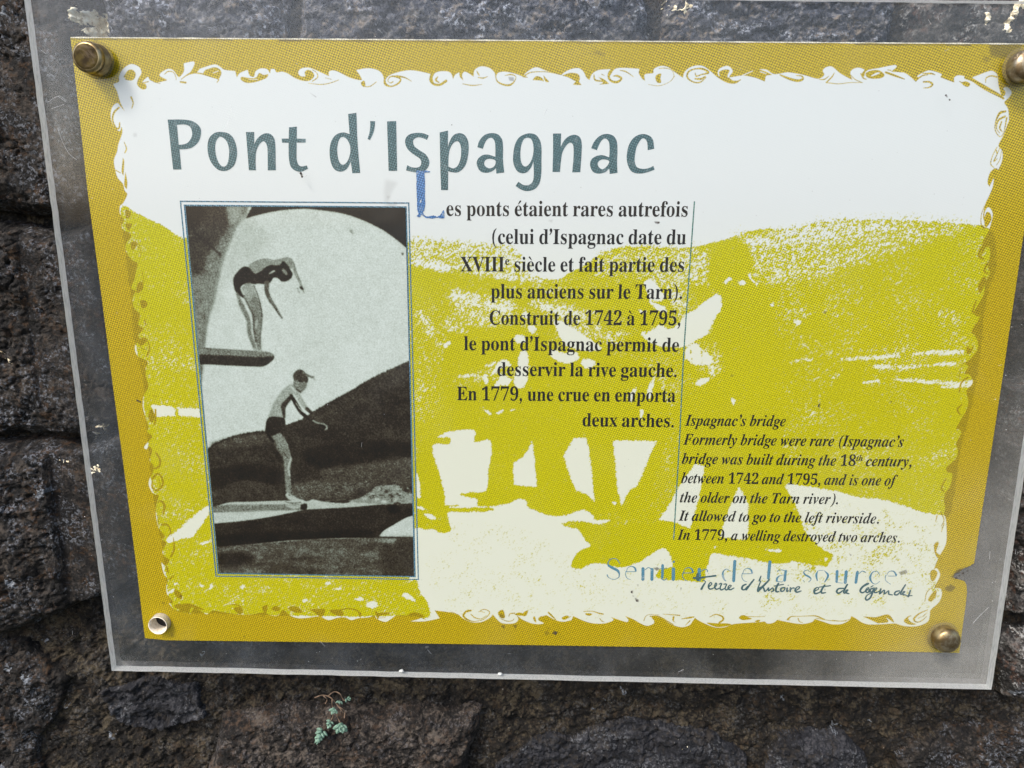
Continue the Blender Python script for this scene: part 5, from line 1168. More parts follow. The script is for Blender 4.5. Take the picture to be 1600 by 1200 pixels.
def text_line(name, fontkey, s, p0, p1, em, mat=M_TEXT, sup=None):
    """set a line of type between two measured baseline ends; sup = (first, last) index of raised small letters"""
    A_, B_ = at(*p0)[[0, 2]], at(*p1)[[0, 2]]
    pen, V, F_, xs = 0.0, [], [], []
    for i, ch in enumerate(s):
        adv, v, t_ = glyph_mesh(fontkey, ch)
        k, dy = 1.0, 0.0
        if sup and sup[0] <= i < sup[1]:
            k, dy = .56, 310.0
        b = sum(len(q) for q in V)
        if len(v):
            q = v * k + [pen, dy]
            V.append(q)
            F_ += [(a + b, c_ + b, d + b) for a, c_, d in t_]
        pen += adv * k
    V = np.vstack(V)
    x0, x1 = V[:, 0].min(), V[:, 0].max()
    sx = (B_[0] - A_[0]) / (x1 - x0)
    X = A_[0] + (V[:, 0] - x0) * sx
    Z = A_[1] + (B_[1] - A_[1]) * (V[:, 0] - x0) / (x1 - x0) + V[:, 1] * em / 1000.0
    return mesh_obj(name, np.stack([X, np.full(len(X), YP), Z], 1), F_, mat, SHEET)


em_fr = (at(1000, 358.8)[2] - at(1000, 382)[2]) / .676
em_en = (at(1080, 647.8)[2] - at(1080, 665)[2]) / .676
for s, p0, p1, sup in [
    ('es ponts étaient rares autrefois', (697.5, 337.2), (1074, 338.4), None),
    ("(celui d'Ispagnac date du", (769, 381), (1071.5, 381.8), None),
    ('XVIIIe siècle et fait partie des', (719.5, 424), (1068.5, 424.8), (5, 6)),
    ('plus anciens sur le Tarn).', (767, 466), (1065.5, 467), None),
    ('Construit de 1742 à 1795,', (765, 507.2), (1063, 508.2), None),
    ("le pont d'Ispagnac permit de", (725, 547), (1060.5, 549.5), None),
    ('desservir la rive gauche.', (777, 587), (1057, 589), None),
    ('En 1779, une crue en emporta', (714, 625.2), (1055, 628), None),
    ('deux arches.', (910, 666), (1052.5, 667.4), None),
]:
    o = text_line('text_line', 'R', s, p0, p1, em_fr, sup=sup)
for s, p0, p1, sup in [
    ("Ispagnac's bridge", (1070, 665), (1227, 666), None),
    ("Formerly bridge were rare (Ispagnac's", (1067, 694.6), (1411, 698.2), None),
    ('bridge was built during the 18th century,', (1065, 724.4), (1424, 729), (30, 32)),
    ('between 1742 and 1795, and is one of', (1064, 754.6), (1401, 758.8), None),
    ('the older on the Tarn river).', (1062, 784.8), (1309, 787.6), None),
    ('It allowed to go to the left riverside.', (1060, 813.4), (1373, 818), None),
    ('In 1779, a welling destroyed two arches.', (1058, 843), (1405.5, 847.6), None),
]:
    o = text_line('text_line', 'I', s, p0, p1, em_en, sup=sup)

HEAD = []


def hg(ox, oy, sc, outer, *holes):
    HEAD.append([[(ox + p[0] / sc, oy + p[1] / sc) + tuple(p[2:]) for p in l] for l in (outer,) + holes])


hg(250, 160, 8, [(97, 215, 1), (300, 215), (420, 240), (500, 310), (513, 390), (482, 490), (410, 558), (330, 582), (245, 586, 1), (268, 838, 1), (165, 838, 1)],
   [(212, 280, 1), (300, 275), (370, 300), (400, 360), (396, 430), (355, 497), (300, 523), (235, 530, 1)])
hg(250, 160, 8, [(750, 368), (860, 390), (930, 470), (965, 620), (940, 760), (880, 830), (800, 858), (710, 830), (630, 730), (595, 590), (610, 460), (670, 390)],
   [(765, 430), (830, 480), (862, 580), (860, 700), (835, 780), (795, 803), (745, 770), (705, 680), (690, 570), (700, 490), (730, 442)])
hg(250, 160, 8, [(1075, 370, 1), (1178, 370, 1), (1180, 520, 1), (1220, 450), (1280, 400), (1350, 385), (1410, 420), (1440, 500), (1448, 848, 1), (1348, 848, 1), (1345, 600), (1330, 520), (1290, 485), (1240, 530), (1205, 610), (1195, 720), (1200, 848, 1), (1112, 848, 1)])
hg(430, 160, 8, [(172, 312, 1), (272, 303, 1), (270, 452, 1), (383, 455, 1), (380, 502, 1), (268, 502, 1), (268, 700), (290, 775), (330, 800), (395, 788, 1), (412, 828, 1), (340, 862), (270, 860), (200, 810), (172, 700), (168, 505, 1), (85, 503, 1), (83, 453, 1), (170, 452, 1)])
hg(430, 160, 8, [(912, 145, 1), (1015, 130, 1), (1030, 500), (1062, 880, 1), (965, 885, 1), (945, 740, 1), (900, 825), (820, 866), (740, 835), (695, 745), (680, 610), (700, 490), (760, 405), (850, 375), (930, 397, 1)],
   [(850, 432), (900, 465), (935, 540), (938, 630), (912, 720), (865, 775), (820, 768), (790, 710), (775, 600), (785, 510), (810, 450)])
hg(430, 160, 8, [(1188, 233, 1), (1250, 235, 1), (1240, 330), (1215, 410), (1182, 470, 1), (1155, 458, 1), (1180, 370), (1188, 290)])
hg(430, 160, 8, [(1398, 238, 1), (1512, 232, 1), (1525, 855, 1), (1418, 855, 1)])
hg(600, 180, 10, [(700, 318, 1), (670, 385, 1), (600, 355), (530, 345), (470, 375), (455, 420), (480, 490), (560, 550), (650, 610), (700, 690), (705, 770), (660, 850), (590, 885), (480, 892), (345, 862, 1), (362, 780, 1), (440, 815), (530, 815), (575, 780), (580, 720), (550, 670), (460, 610), (370, 530), (330, 430), (345, 350), (410, 295), (520, 275), (620, 285)])
hg(600, 180, 10, [(870, 270, 1), (1000, 240, 1), (1000, 500, 1), (1030, 400), (1090, 310), (1180, 280), (1260, 310), (1315, 410), (1322, 560), (1290, 740), (1230, 840), (1150, 893), (1060, 890), (1003, 875, 1), (1000, 1170, 1), (893, 1168, 1), (880, 800)],
   [(1140, 405), (1185, 440), (1205, 540), (1195, 680), (1150, 790), (1080, 830), (1003, 800, 1), (1010, 640), (1030, 530), (1080, 440)])
AG = ([(158, 500, 1), (190, 400), (270, 310), (380, 280), (480, 300), (545, 380), (560, 500), (560, 700), (578, 895, 1), (455, 910, 1), (450, 830, 1), (380, 880), (290, 900), (200, 870), (150, 770), (165, 690), (230, 630), (320, 615), (440, 650, 1), (440, 500), (425, 400), (375, 350), (310, 380), (270, 450), (245, 525, 1)],
      [(350, 680), (430, 700), (445, 740), (420, 800), (350, 830), (285, 800), (265, 750), (290, 700)])
hg(730, 180, 10, *AG)
hg(730, 180, 10, [(950, 285), (1060, 300), (1130, 380), (1160, 500), (1160, 700), (1158, 900), (1130, 1060), (1060, 1150), (950, 1185), (850, 1165), (755, 1105, 1), (800, 1040, 1), (880, 1090), (960, 1090), (1020, 1040), (1040, 940), (1035, 720, 1), (1000, 810), (930, 890), (850, 905), (770, 860), (720, 740), (720, 600), (750, 450), (820, 340)],
   [(955, 352), (1010, 390), (1035, 500), (1028, 620), (990, 730), (940, 790), (900, 800), (860, 770), (835, 690), (832, 560), (850, 450), (890, 370)])
hg(850, 180, 8.889, [(125, 255, 1), (238, 253, 1), (232, 440, 1), (280, 350), (350, 290), (430, 272), (500, 310), (525, 400), (520, 560), (503, 790, 1), (392, 793, 1), (410, 560), (405, 420), (365, 380), (310, 420), (255, 520), (235, 640), (222, 788, 1), (118, 788, 1), (125, 500)])
hg(850, 180, 8.889, [(655, 458, 1), (700, 360), (780, 285), (870, 260), (960, 285), (1010, 360), (1020, 480), (1015, 650), (1020, 800, 1), (912, 815, 1), (905, 740, 1), (850, 790), (760, 810), (680, 785), (640, 700), (655, 620), (720, 570), (810, 555), (905, 585, 1), (910, 480), (900, 370), (850, 322), (800, 350), (760, 420), (735, 485, 1)],
   [(820, 612), (890, 625), (905, 650), (880, 700), (820, 748), (770, 730), (745, 680), (765, 635)])
hg(850, 180, 8.889, [(1530, 465, 1), (1440, 485, 1), (1430, 370), (1385, 320), (1340, 345), (1290, 430), (1265, 540), (1260, 640), (1290, 720), (1370, 745), (1450, 735), (1520, 705, 1), (1535, 755, 1), (1440, 790), (1340, 810), (1230, 790), (1170, 710), (1148, 590), (1170, 440), (1230, 330), (1310, 275), (1390, 262), (1470, 290), (1515, 350)])


def traced(name, groups, mat, y=YP):
    V, F_ = [], []
    for g in groups:
        loops = []
        for l in g:
            q = outline(l, 5)
            loops.append([tuple(p) for p in ats(q)])
        v, t_ = tess(loops)
        b = len(V)
        V += [(p[0], y, p[1]) for p in v]
        for a, b_, c_ in t_:
            nr = (v[b_][0] - v[a][0]) * (v[c_][1] - v[a][1]) - (v[b_][1] - v[a][1]) * (v[c_][0] - v[a][0])
            F_.append((a + b, b_ + b, c_ + b) if nr > 0 else (a + b, c_ + b, b_ + b))
    return mesh_obj(name, V, F_, mat, SHEET)


heading = traced('heading', HEAD, M_HEAD)
HEAD = []
rr = random.Random(4)


def rough_edge(pts, n=5, a=5):
    out = []
    for i, p in enumerate(pts):
        q = pts[(i + 1) % len(pts)]
        for k in range(n):
            t = k / n
            out.append((p[0] + (q[0] - p[0]) * t + rr.uniform(-a, a), p[1] + (q[1] - p[1]) * t + rr.uniform(-a, a), 1))
    return out


hg(630, 250, 12, rough_edge([(245, 200), (395, 200), (505, 205), (500, 235), (395, 240), (408, 440), (410, 640), (410, 860), (395, 950), (372, 975), (385, 1020), (440, 1060), (500, 1055), (570, 1040), (640, 1062), (700, 1030), (730, 975), (755, 940), (776, 1000), (770, 1088), (700, 1095), (640, 1080), (520, 1100), (420, 1085), (345, 1030), (310, 1075), (245, 1055), (290, 1015), (265, 950), (262, 820), (256, 700), (248, 450)], 4, 5),
   [(345, 730, 1), (338, 795, 1), (308, 800, 1), (320, 755, 1)])
initial = traced('initial_letter', HEAD, M_DROP, YP - .00006)
tag(initial, 'tall worn blue capital L opening the French text')


def ribbons(name, strokes, ox, oy, sc, mat, y=YP, n=4, fat=1.0):
    """pen strokes as slightly domed ink ribbons; strokes = lists of (x, y, width)"""
    V, F_ = [], []
    for si, st_ in enumerate(strokes):
        P = cat_rom(st_, n) if len(st_) > 2 else np.asarray(st_, float)
        c = ats([(ox + p[0] / sc, oy + p[1] / sc) for p in P])
        wd = P[:, 2] / sc * .000262 * .5 * fat
        t = np.gradient(c, axis=0)
        t /= np.linalg.norm(t, axis=1)[:, None] + 1e-12
        nrm = np.stack([-t[:, 1], t[:, 0]], 1)
        b = len(V)
        prof = [(-1, 0), (-.55, .8), (0, 1), (.55, .8), (1, 0)]
        hgt = .00002 + .000002 * (si % 7)
        for i in range(len(c)):
            for s_, h_ in prof:
                V.append((c[i, 0] + nrm[i, 0] * wd[i] * s_, y - h_ * hgt, c[i, 1] + nrm[i, 1] * wd[i] * s_))
        for i in range(len(c) - 1):
            for k in range(4):
                a = b + i * 5 + k
                F_.append((a, a + 5, a + 6, a + 1))
        # round ends
        for e_, i0, sg in ((0, b, -1), (len(c) - 1, b + (len(c) - 1) * 5, 1)):
            m0 = len(V)
            V.append((c[e_, 0] + t[e_, 0] * wd[e_] * .8 * sg, y, c[e_, 1] + t[e_, 1] * wd[e_] * .8 * sg))
            for k in range(4):
                F_.append((i0 + k + 1, i0 + k, m0) if sg > 0 else (i0 + k, i0 + k + 1, m0))
    return mesh_obj(name, V, F_, mat, SHEET, smooth=True)


E_ = lambda dx, dy: [[(390 + dx, 264 + dy, 6), (302 + dx, 266 + dy, 6)], [(300 + dx, 266 + dy, 6), (312 + dx, 230 + dy, 5), (345 + dx, 214 + dy, 7), (378 + dx, 226 + dy, 14), (392 + dx, 258 + dy, 17)], [(295 + dx, 262 + dy, 6), (292 + dx, 300 + dy, 6), (310 + dx, 330 + dy, 6), (340 + dx, 342 + dy, 4)]]
foot1 = [[(236, 186, 6), (205, 145, 7), (160, 140, 7), (126, 170, 9), (125, 205, 14)], [(126, 205, 20), (165, 228, 26), (215, 255, 24), (232, 285, 14)], [(232, 285, 12), (225, 320, 7), (180, 340, 5), (130, 322, 6), (115, 295, 11)],
         [(459, 230, 28), (458, 345, 28)], [(478, 248, 7), (510, 226, 7), (540, 240, 10)], [(546, 238, 28), (545, 345, 28)], [(648, 200, 24), (644, 325, 24)], [(640, 335, 9), (662, 348, 8), (690, 330, 7)], [(622, 236, 5), (692, 232, 5)],
         [(752, 232, 30), (750, 345, 30)], [(752, 168, 22), (758, 171, 22)], [(1000, 238, 30), (1000, 350, 30)], [(1018, 265, 6), (1045, 243, 7), (1075, 248, 9), (1078, 265, 10)],
         [(1300, 262, 5), (1262, 240, 6), (1232, 262, 12), (1226, 300, 20), (1240, 340, 14), (1258, 355, 7)], [(1342, 160, 28), (1330, 358, 28)]] + E_(0, 0) + E_(548, 12) + E_(1118, 20)
s7 = 6.154
k8 = 6.154 / 5.926
foot2 = [[(195, 160, 28), (180, 320, 26)], [(262, 252, 8), (295, 238, 6), (330, 245, 8)], [(342, 245, 22), (330, 340, 24)], [(335, 284, 5), (290, 292, 6), (262, 315, 18), (258, 345, 16)], [(262, 345, 8), (300, 350, 4), (322, 338, 4)],
         [(566, 256, 5), (535, 240, 6), (508, 258, 9), (522, 284, 14), (556, 302, 15), (576, 325, 8), (552, 352, 5)], [(502, 335, 6), (515, 352, 4)], [(640, 246, 6), (624, 285, 18), (634, 340, 8)], [(700, 246, 5), (734, 290, 18), (702, 352, 8)], [(645, 244, 4), (690, 242, 4)],
         [(817, 248, 26), (812, 352, 22)], [(902, 250, 28), (892, 360, 28)], [(820, 356, 5), (870, 362, 5)], [(1005, 255, 26), (990, 360, 24)], [(1018, 275, 6), (1050, 250, 8), (1080, 262, 8)],
         [(1212, 285, 5), (1185, 252, 6), (1145, 262, 10), (1122, 310, 20), (1140, 355, 10), (1175, 370, 5), (1212, 345, 5)], [(1290, 296, 5), (1368, 296, 5)], [(1275, 290, 6), (1298, 255, 6), (1340, 252, 10), (1366, 288, 18)], [(1266, 285, 6), (1266, 335, 7), (1312, 372, 4)]]
foot2 = [[(p[0] * k8 + (1170 - 930) * s7, p[1] * k8, p[2] * k8) for p in s_] for s_ in foot2]
footer = ribbons('footer_lettering', foot1 + foot2, 930, 850, s7, M_FOOT, fat=1.2)
tag(footer, 'worn blue serif line reading Sentier de la source')
hw1 = [[(945, 325, 16), (1000, 325, 18), (1060, 316, 12), (1160, 303, 14)], [(985, 285, 20), (985, 345, 26)], [(1030, 345, 6), (1060, 360, 8), (1040, 395, 13), (1018, 436, 15)],
       [(1088, 412, 10), (1120, 385, 9), (1108, 368, 9), (1088, 400, 12), (1100, 432, 12), (1140, 420, 9), (1168, 392, 8), (1160, 372, 9), (1148, 410, 12), (1165, 434, 11), (1200, 420, 8)],
       [(1190, 385, 9), (1215, 378, 11), (1200, 420, 10), (1212, 440, 12), (1245, 425, 8)], [(1235, 385, 9), (1262, 385, 10), (1248, 425, 10), (1262, 440, 12), (1290, 420, 8), (1308, 400, 8), (1290, 396, 9), (1276, 425, 12), (1300, 438, 11), (1335, 420, 8)],
       [(1452, 385, 10), (1420, 400, 14), (1410, 430, 14), (1435, 438, 12), (1465, 405, 9)], [(1527, 338, 11), (1490, 385, 14), (1450, 440, 14)]]
hw2 = [[(112, 295, 9), (95, 342, 12)], [(190, 328, 12), (140, 380, 16), (82, 438, 16)], [(110, 340, 8), (85, 405, 10), (78, 430, 8)], [(84, 410, 10), (125, 395, 10), (140, 415, 12), (148, 438, 12), (170, 420, 8), (182, 402, 10), (182, 432, 12), (205, 415, 9), (220, 405, 10), (228, 430, 12), (205, 442, 8)],
       [(275, 362, 14), (250, 410, 16), (255, 440, 14), (280, 438, 9)], [(232, 388, 8), (322, 372, 8)], [(325, 402, 10), (298, 410, 13), (298, 436, 13), (322, 432, 10), (335, 405, 9), (322, 400, 8)], [(355, 405, 13), (352, 438, 13), (368, 430, 8)], [(362, 380, 8), (366, 382, 8)],
       [(385, 402, 12), (382, 440, 12)], [(385, 425, 8), (405, 405, 9), (420, 408, 11)], [(430, 432, 8), (462, 412, 9), (470, 395, 8), (445, 398, 9), (428, 425, 14), (445, 445, 13), (485, 432, 8)],
       [(602, 438, 9), (645, 415, 8), (632, 400, 8), (605, 425, 14), (612, 458, 14), (650, 448, 9), (668, 430, 8)], [(702, 378, 13), (672, 425, 14), (675, 452, 13), (712, 448, 8)], [(650, 398, 8), (757, 384, 8)],
       [(878, 410, 10), (832, 412, 12), (812, 438, 14), (832, 455, 13), (868, 430, 9)], [(912, 372, 12), (880, 430, 14), (885, 455, 11), (905, 440, 8), (918, 424, 8), (902, 426, 9), (898, 448, 12), (928, 460, 9)],
       [(1028, 430, 12), (1060, 392, 11), (1108, 368, 9), (1095, 362, 8), (1050, 395, 12), (1030, 432, 14), (1050, 450, 12), (1085, 432, 9), (1112, 408, 8), (1098, 405, 8), (1080, 432, 12), (1098, 448, 11), (1130, 428, 8)], [(1128, 398, 8), (1150, 384, 8)],
       [(1160, 405, 10), (1120, 420, 12), (1112, 440, 12), (1140, 440, 10), (1155, 415, 12), (1128, 490, 13), (1092, 518, 13), (1080, 500, 12), (1098, 470, 8), (1150, 445, 8), (1185, 412, 8), (1175, 405, 8), (1158, 430, 12), (1170, 450, 11), (1205, 438, 8)],
       [(1222, 412, 12), (1210, 462, 13), (1240, 432, 9), (1255, 428, 10), (1252, 462, 12), (1280, 440, 9), (1295, 432, 9), (1295, 462, 12), (1330, 470, 8)], [(1395, 432, 10), (1360, 440, 12), (1348, 465, 13), (1375, 468, 12), (1402, 440, 9)],
       [(1450, 375, 11), (1410, 440, 14), (1408, 465, 12), (1430, 455, 8), (1445, 440, 8), (1430, 440, 9), (1425, 465, 12), (1455, 472, 8)], [(1495, 428, 12), (1475, 488, 14)], [(1458, 478, 8), (1512, 476, 8)]]
hw2 = [[(p[0] * k8 + (1170 - 930) * s7, p[1] * k8, p[2] * k8) for p in s_] for s_ in hw2]
hand = ribbons('handwriting', hw1 + hw2, 930, 850, s7, M_HAND, YP - .00004, 3, 1.5)
tag(hand, "grey green handwriting reading Terre d'histoire et de légendes")
te = ribbons('sheet_edge_glint', [[(x, 58.6 + (x - 110) * .0068, 1.5 + .5 * math.sin(x * .11) + .3 * math.sin(x * .37)) for x in range(111, 1640, 14)]], 0, 0, 1, M_GLINT, YP - .00002)  # glint of the sheet's top edge, painted as a thin pale ribbon
tag(te, 'pale ribbon painted as the glint along the top edge of the printed sheet')
vr = ribbons('vertical_rule', [[(1085, 315, 2), (1069, 540, 2), (1062, 680, 2), (1052.5, 843, 2)]], 0, 0, 1, M_RULE)
tag(vr, 'thin green vertical line between the French and the English text')

# ------------------------------------------------------------------ acrylic panel
YF, YB = -.0037, .0006


def acr(dusty):
    N = Node('acrylic_front' if dusty == 0 else 'acrylic_back')
    co = N.coord('Object')
    sep = N.n('SeparateXYZ')
    N.set(sep.inputs[0], co)
    x, z = sep.outputs[0], sep.outputs[2]
    tr = N.n('BsdfTransparent')
    tr.inputs[0].default_value = (.97, .98, .985, 1)
    gl = N.n('BsdfGlossy')
    gl.inputs[0].default_value = (1, 1, 1, 1)
    gl.inputs['Roughness'].default_value = .06
    fr = N.n('Fresnel')
    fr.inputs[0].default_value = 1.49
    df = N.n('BsdfDiffuse')
    m1 = N.n('MixShader')
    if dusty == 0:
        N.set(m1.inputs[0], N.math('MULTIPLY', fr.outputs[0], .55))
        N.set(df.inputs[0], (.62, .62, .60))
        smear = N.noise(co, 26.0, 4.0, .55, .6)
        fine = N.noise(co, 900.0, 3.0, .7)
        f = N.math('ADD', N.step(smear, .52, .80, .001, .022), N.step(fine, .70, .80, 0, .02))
        # film thickens towards the right hand end and lower down
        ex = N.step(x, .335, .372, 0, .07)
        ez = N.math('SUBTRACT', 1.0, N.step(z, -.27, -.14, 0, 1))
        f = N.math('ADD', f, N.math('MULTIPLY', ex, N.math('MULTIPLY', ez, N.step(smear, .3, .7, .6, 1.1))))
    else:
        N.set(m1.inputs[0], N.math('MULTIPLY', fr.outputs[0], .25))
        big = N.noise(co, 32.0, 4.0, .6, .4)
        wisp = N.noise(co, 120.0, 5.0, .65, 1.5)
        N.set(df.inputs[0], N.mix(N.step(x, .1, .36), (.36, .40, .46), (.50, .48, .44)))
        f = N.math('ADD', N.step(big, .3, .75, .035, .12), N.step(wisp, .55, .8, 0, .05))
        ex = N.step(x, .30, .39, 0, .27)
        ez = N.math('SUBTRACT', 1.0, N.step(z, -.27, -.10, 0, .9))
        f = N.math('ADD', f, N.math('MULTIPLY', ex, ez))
    N.t.links.new(tr.outputs[0], m1.inputs[1])
    N.t.links.new(gl.outputs[0], m1.inputs[2])
    m2 = N.n('MixShader')
    N.set(m2.inputs[0], f)
    N.t.links.new(m1.outputs[0], m2.inputs[1])
    N.t.links.new(df.outputs[0], m2.inputs[2])
    return N.done(m2.outputs[0])


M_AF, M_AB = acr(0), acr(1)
N = Node('sawn_acrylic_edge')
co = N.coord('Object')
mp = N.n('Mapping')
N.set(mp.inputs[0], co)
mp.inputs['Scale'].default_value = (1, 1, 1)
mp.inputs['Rotation'].default_value = (.0, .35, .0)
mp.inputs['Scale'].default_value = (1, 1, .16)
nz = N.noise(mp.outputs[0], 1500.0, 2.0, .6, .2)
col_ = N.ramp(nz, [(.36, (.70, .72, .70)), (.5, (.92, .93, .90)), (.62, (.98, .98, .96))])
df = N.n('BsdfDiffuse')
N.set(df.inputs[0], col_)
tl = N.n('BsdfTranslucent')
N.set(tl.inputs[0], col_)
ms = N.n('MixShader')
ms.inputs[0].default_value = .25
N.t.links.new(df.outputs[0], ms.inputs[1])
N.t.links.new(tl.outputs[0], ms.inputs[2])
gl = N.n('BsdfGlossy')
gl.inputs['Roughness'].default_value = .3
ms2 = N.n('MixShader')
ms2.inputs[0].default_value = .08
N.t.links.new(ms.outputs[0], ms2.inputs[1])
N.t.links.new(gl.outputs[0], ms2.inputs[2])
bp = N.bump(nz, .5, .0004)
N.set(df.inputs['Normal'], bp)
N.set(gl.inputs['Normal'], bp)
tr = N.n('BsdfTransparent')
ms3 = N.n('MixShader')
ms3.inputs[0].default_value = .15
N.t.links.new(ms2.outputs[0], ms3.inputs[1])
N.t.links.new(tr.outputs[0], ms3.inputs[2])
M_EDGE = N.done(ms3.outputs[0])

corner = [at(35.5, -18, YF), at(1714, 3, YF), at(1549, 1077.5, YF), at(174.5, 1048, YF)]
sides = []
rr = random.Random(8)
for i in range(4):
    a, b = corner[i], corner[(i + 1) % 4]
    for k in range(60):
        t = k / 60
        jx = rr.gauss(0, .00006) if k else 0
        p = a + (b - a) * t
        d = (b - a) / np.linalg.norm(b - a)
        sides.append((p[0] - d[2] * jx, p[2] + d[0] * jx))
vs, tri = tess([sides, circle(hx, hz, hole_r + .0004)])


def cap(y, flip, name, mat, parent=ROOT):
    F_ = []
    for a, b, c_ in tri:
        nr = (vs[b][0] - vs[a][0]) * (vs[c_][1] - vs[a][1]) - (vs[b][1] - vs[a][1]) * (vs[c_][0] - vs[a][0])
        f = (a, b, c_) if nr > 0 else (a, c_, b)
        F_.append(f[::-1] if flip else f)
    return [(x, y, z) for x, z in vs], F_


V1, F1 = cap(YF, False, '', None)
V2, F2 = cap(YB, True, '', None)
n = len(V1)
F2 = [tuple(i + n for i in f) for f in F2]
ns = len(sides)
F3 = [(i, (i + 1) % ns, (i + 1) % ns + n, i + n) for i in range(ns)]
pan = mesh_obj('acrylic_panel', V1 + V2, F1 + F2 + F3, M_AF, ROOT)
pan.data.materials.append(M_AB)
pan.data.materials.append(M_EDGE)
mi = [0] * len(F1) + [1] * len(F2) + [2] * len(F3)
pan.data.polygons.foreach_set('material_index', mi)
tag(pan, 'clear acrylic sheet with white sawn edges and a dusty film')

# nicks and saw burrs standing on the lower edge
rr = random.Random(3)
M_CHIP = Node('acrylic_chip')
M_CHIP = M_CHIP.done(M_CHIP.bsdf(Base_Color=(.9, .9, .86), Roughness=.25).outputs[0])


def blob_mesh(c, r, seed, sq=(1, 1, 1), seg=10, rings=6, jag=.25):
    q = random.Random(seed)
    V, F_ = [], []
    for i in range(rings + 1):
        th = math.pi * i / rings
        for j in range(seg):
            ph = 2 * math.pi * j / seg
            k = r * (1 + q.uniform(-jag, jag))
            V.append((c[0] + k * math.sin(th) * math.cos(ph) * sq[0], c[1] + k * math.cos(th) * sq[1], c[2] + k * math.sin(th) * math.sin(ph) * sq[2]))
    for i in range(rings):
        for j in range(seg):
            a, b = i * seg + j, i * seg + (j + 1) % seg
            F_.append((a, a + seg, b + seg, b))
    return V, F_


def merge(lst):
    V, F_ = [], []
    for v, f in lst:
        b = len(V)
        V += v
        F_ += [tuple(i + b for i in q) for q in f]
    return V, F_


for k, (px, py) in enumerate([(781, 1053), (627, 1048), (1490, 783)][:2]):
    p = at(px, py, YF + .002)
    v, f = blob_mesh(p, .0009, k, (1.4, 1, .7))
    mesh_obj('edge_chip', v, f, M_CHIP, ROOT, smooth=True)

# scratches on the front face
M_SCR = Node('scratch')
M_SCR = M_SCR.done(M_SCR.bsdf(Base_Color=(.78, .80, .82), Roughness=.4, Alpha=.4).outputs[0])


def thin_tube(pts, rad, seg=4):
    V, F_ = [], []
    P = np.array(pts)
    t = np.gradient(P, axis=0)
    for i in range(len(P)):
        d = Vector(t[i]).normalized()
        a = d.cross(Vector((0, 1, 0)))
        if a.length < 1e-4:
            a = Vector((1, 0, 0))
        a.normalize()
        b = d.cross(a)
        rk = rad[i] if hasattr(rad, '__len__') else rad
        for k in range(seg):
            an = 2 * math.pi * k / seg
            q = Vector(P[i]) + (a * math.cos(an) + b * math.sin(an)) * rk
            V.append(tuple(q))
    for i in range(len(P) - 1):
        for k in range(seg):
            a0 = i * seg + k
            a1 = i * seg + (k + 1) % seg
            F_.append((a0, a1, a1 + seg, a0 + seg))
    return V, F_


scr = []
for pts in [[(362, 166), (358, 185), (350, 205)], [(90, 200), (98, 222), (108, 240), (120, 250)], [(630, 33), (640, 27)], [(645, 22), (655, 28)], [(1545, 949), (1532, 961), (1520, 974)], [(1547, 861), (1546, 874)], [(668, 1015), (674, 1022)], [(1450, 30), (1455, 38)],
            [(855, 170), (850, 180)], [(590, 45), (598, 52)], [(64, 78), (72, 84)], [(1060, 1050), (1068, 1046)], [(500, 1002), (508, 1010)], [(1476, 80), (1483, 76)], [(90, 150), (104, 160)], [(74, 160), (92, 150), (104, 158)], [(80, 170), (100, 163)]]:
    q = cat_rom([(p[0], p[1]) for p in pts], 4) if len(pts) > 2 else pts
    P = [at(p[0], p[1], YF - .00004) for p in q]
    scr.append(thin_tube(P, .00005))
rr = random.Random(21)
for k in range(90):
    px, py = rr.choice([(rr.uniform(80, 1560), rr.uniform(5, 60)), (rr.uniform(90, 200), rr.uniform(60, 1000)), (rr.uniform(240, 1500), rr.uniform(1005, 1045)), (rr.uniform(1500, 1600), rr.uniform(500, 1050)), (rr.uniform(230, 1500), rr.uniform(60, 1000))])
    if k % 4 == 0:
        a = rr.uniform(0, 3.14)
        l = rr.uniform(3, 8)
        scr.append(thin_tube([at(px, py, YF - .00003), at(px + l * math.cos(a), py + l * math.sin(a), YF - .00003)], .00004))
    else:
        scr.append(blob_mesh(at(px, py, YF), rr.uniform(.0001, .00022), k, seg=6, rings=4))
v, f = merge(scr)
tag(mesh_obj('scratches_and_dust', v, f, M_SCR, ROOT), 'fine scratches and dust grains on the clear panel', kind='stuff')

# dark crumbs of dirt sitting on the panel
M_DIRT = Node('dirt_crumb')
M_DIRT = M_DIRT.done(M_DIRT.bsdf(Base_Color=(.035, .028, .022), Roughness=.9).outputs[0])
cr = []
for k, (px, py, r, s) in enumerate([(470, 271, .0005, 1), (472, 276, .0004, 1), (1279, 634, .0003, 2.2), (215, 626, .0005, 1), (219, 628, .00035, 1), (1029, 348, .0005, .6), (1478, 149, .0004, 1), (1484, 156, .0003, 1),
                                    (995, 939, .00045, 1), (987, 925, .0004, 1.3), (868, 989, .0006, 1), (1454, 1038, .00025, 1), (1512, 1034, .0002, 2), (1515, 1043, .0002, 2), (1520, 1050, .0002, 2), (1505, 896, .0007, .6), (1494, 903, .0006, .8), (1512, 892, .0005, .6), (1499, 899, .0004, 1), (1140, 511, .0002, 1), (706, 195, .0002, 1)]):
    cr.append(blob_mesh(at(px, py, YF - .0001), r, k + 50, (1, .4, s), 7, 5, .35))
v, f = merge(cr)
tag(mesh_obj('dirt_crumbs', v, f, M_DIRT, ROOT), 'dark crumbs of dirt stuck to the clear panel', kind='stuff')


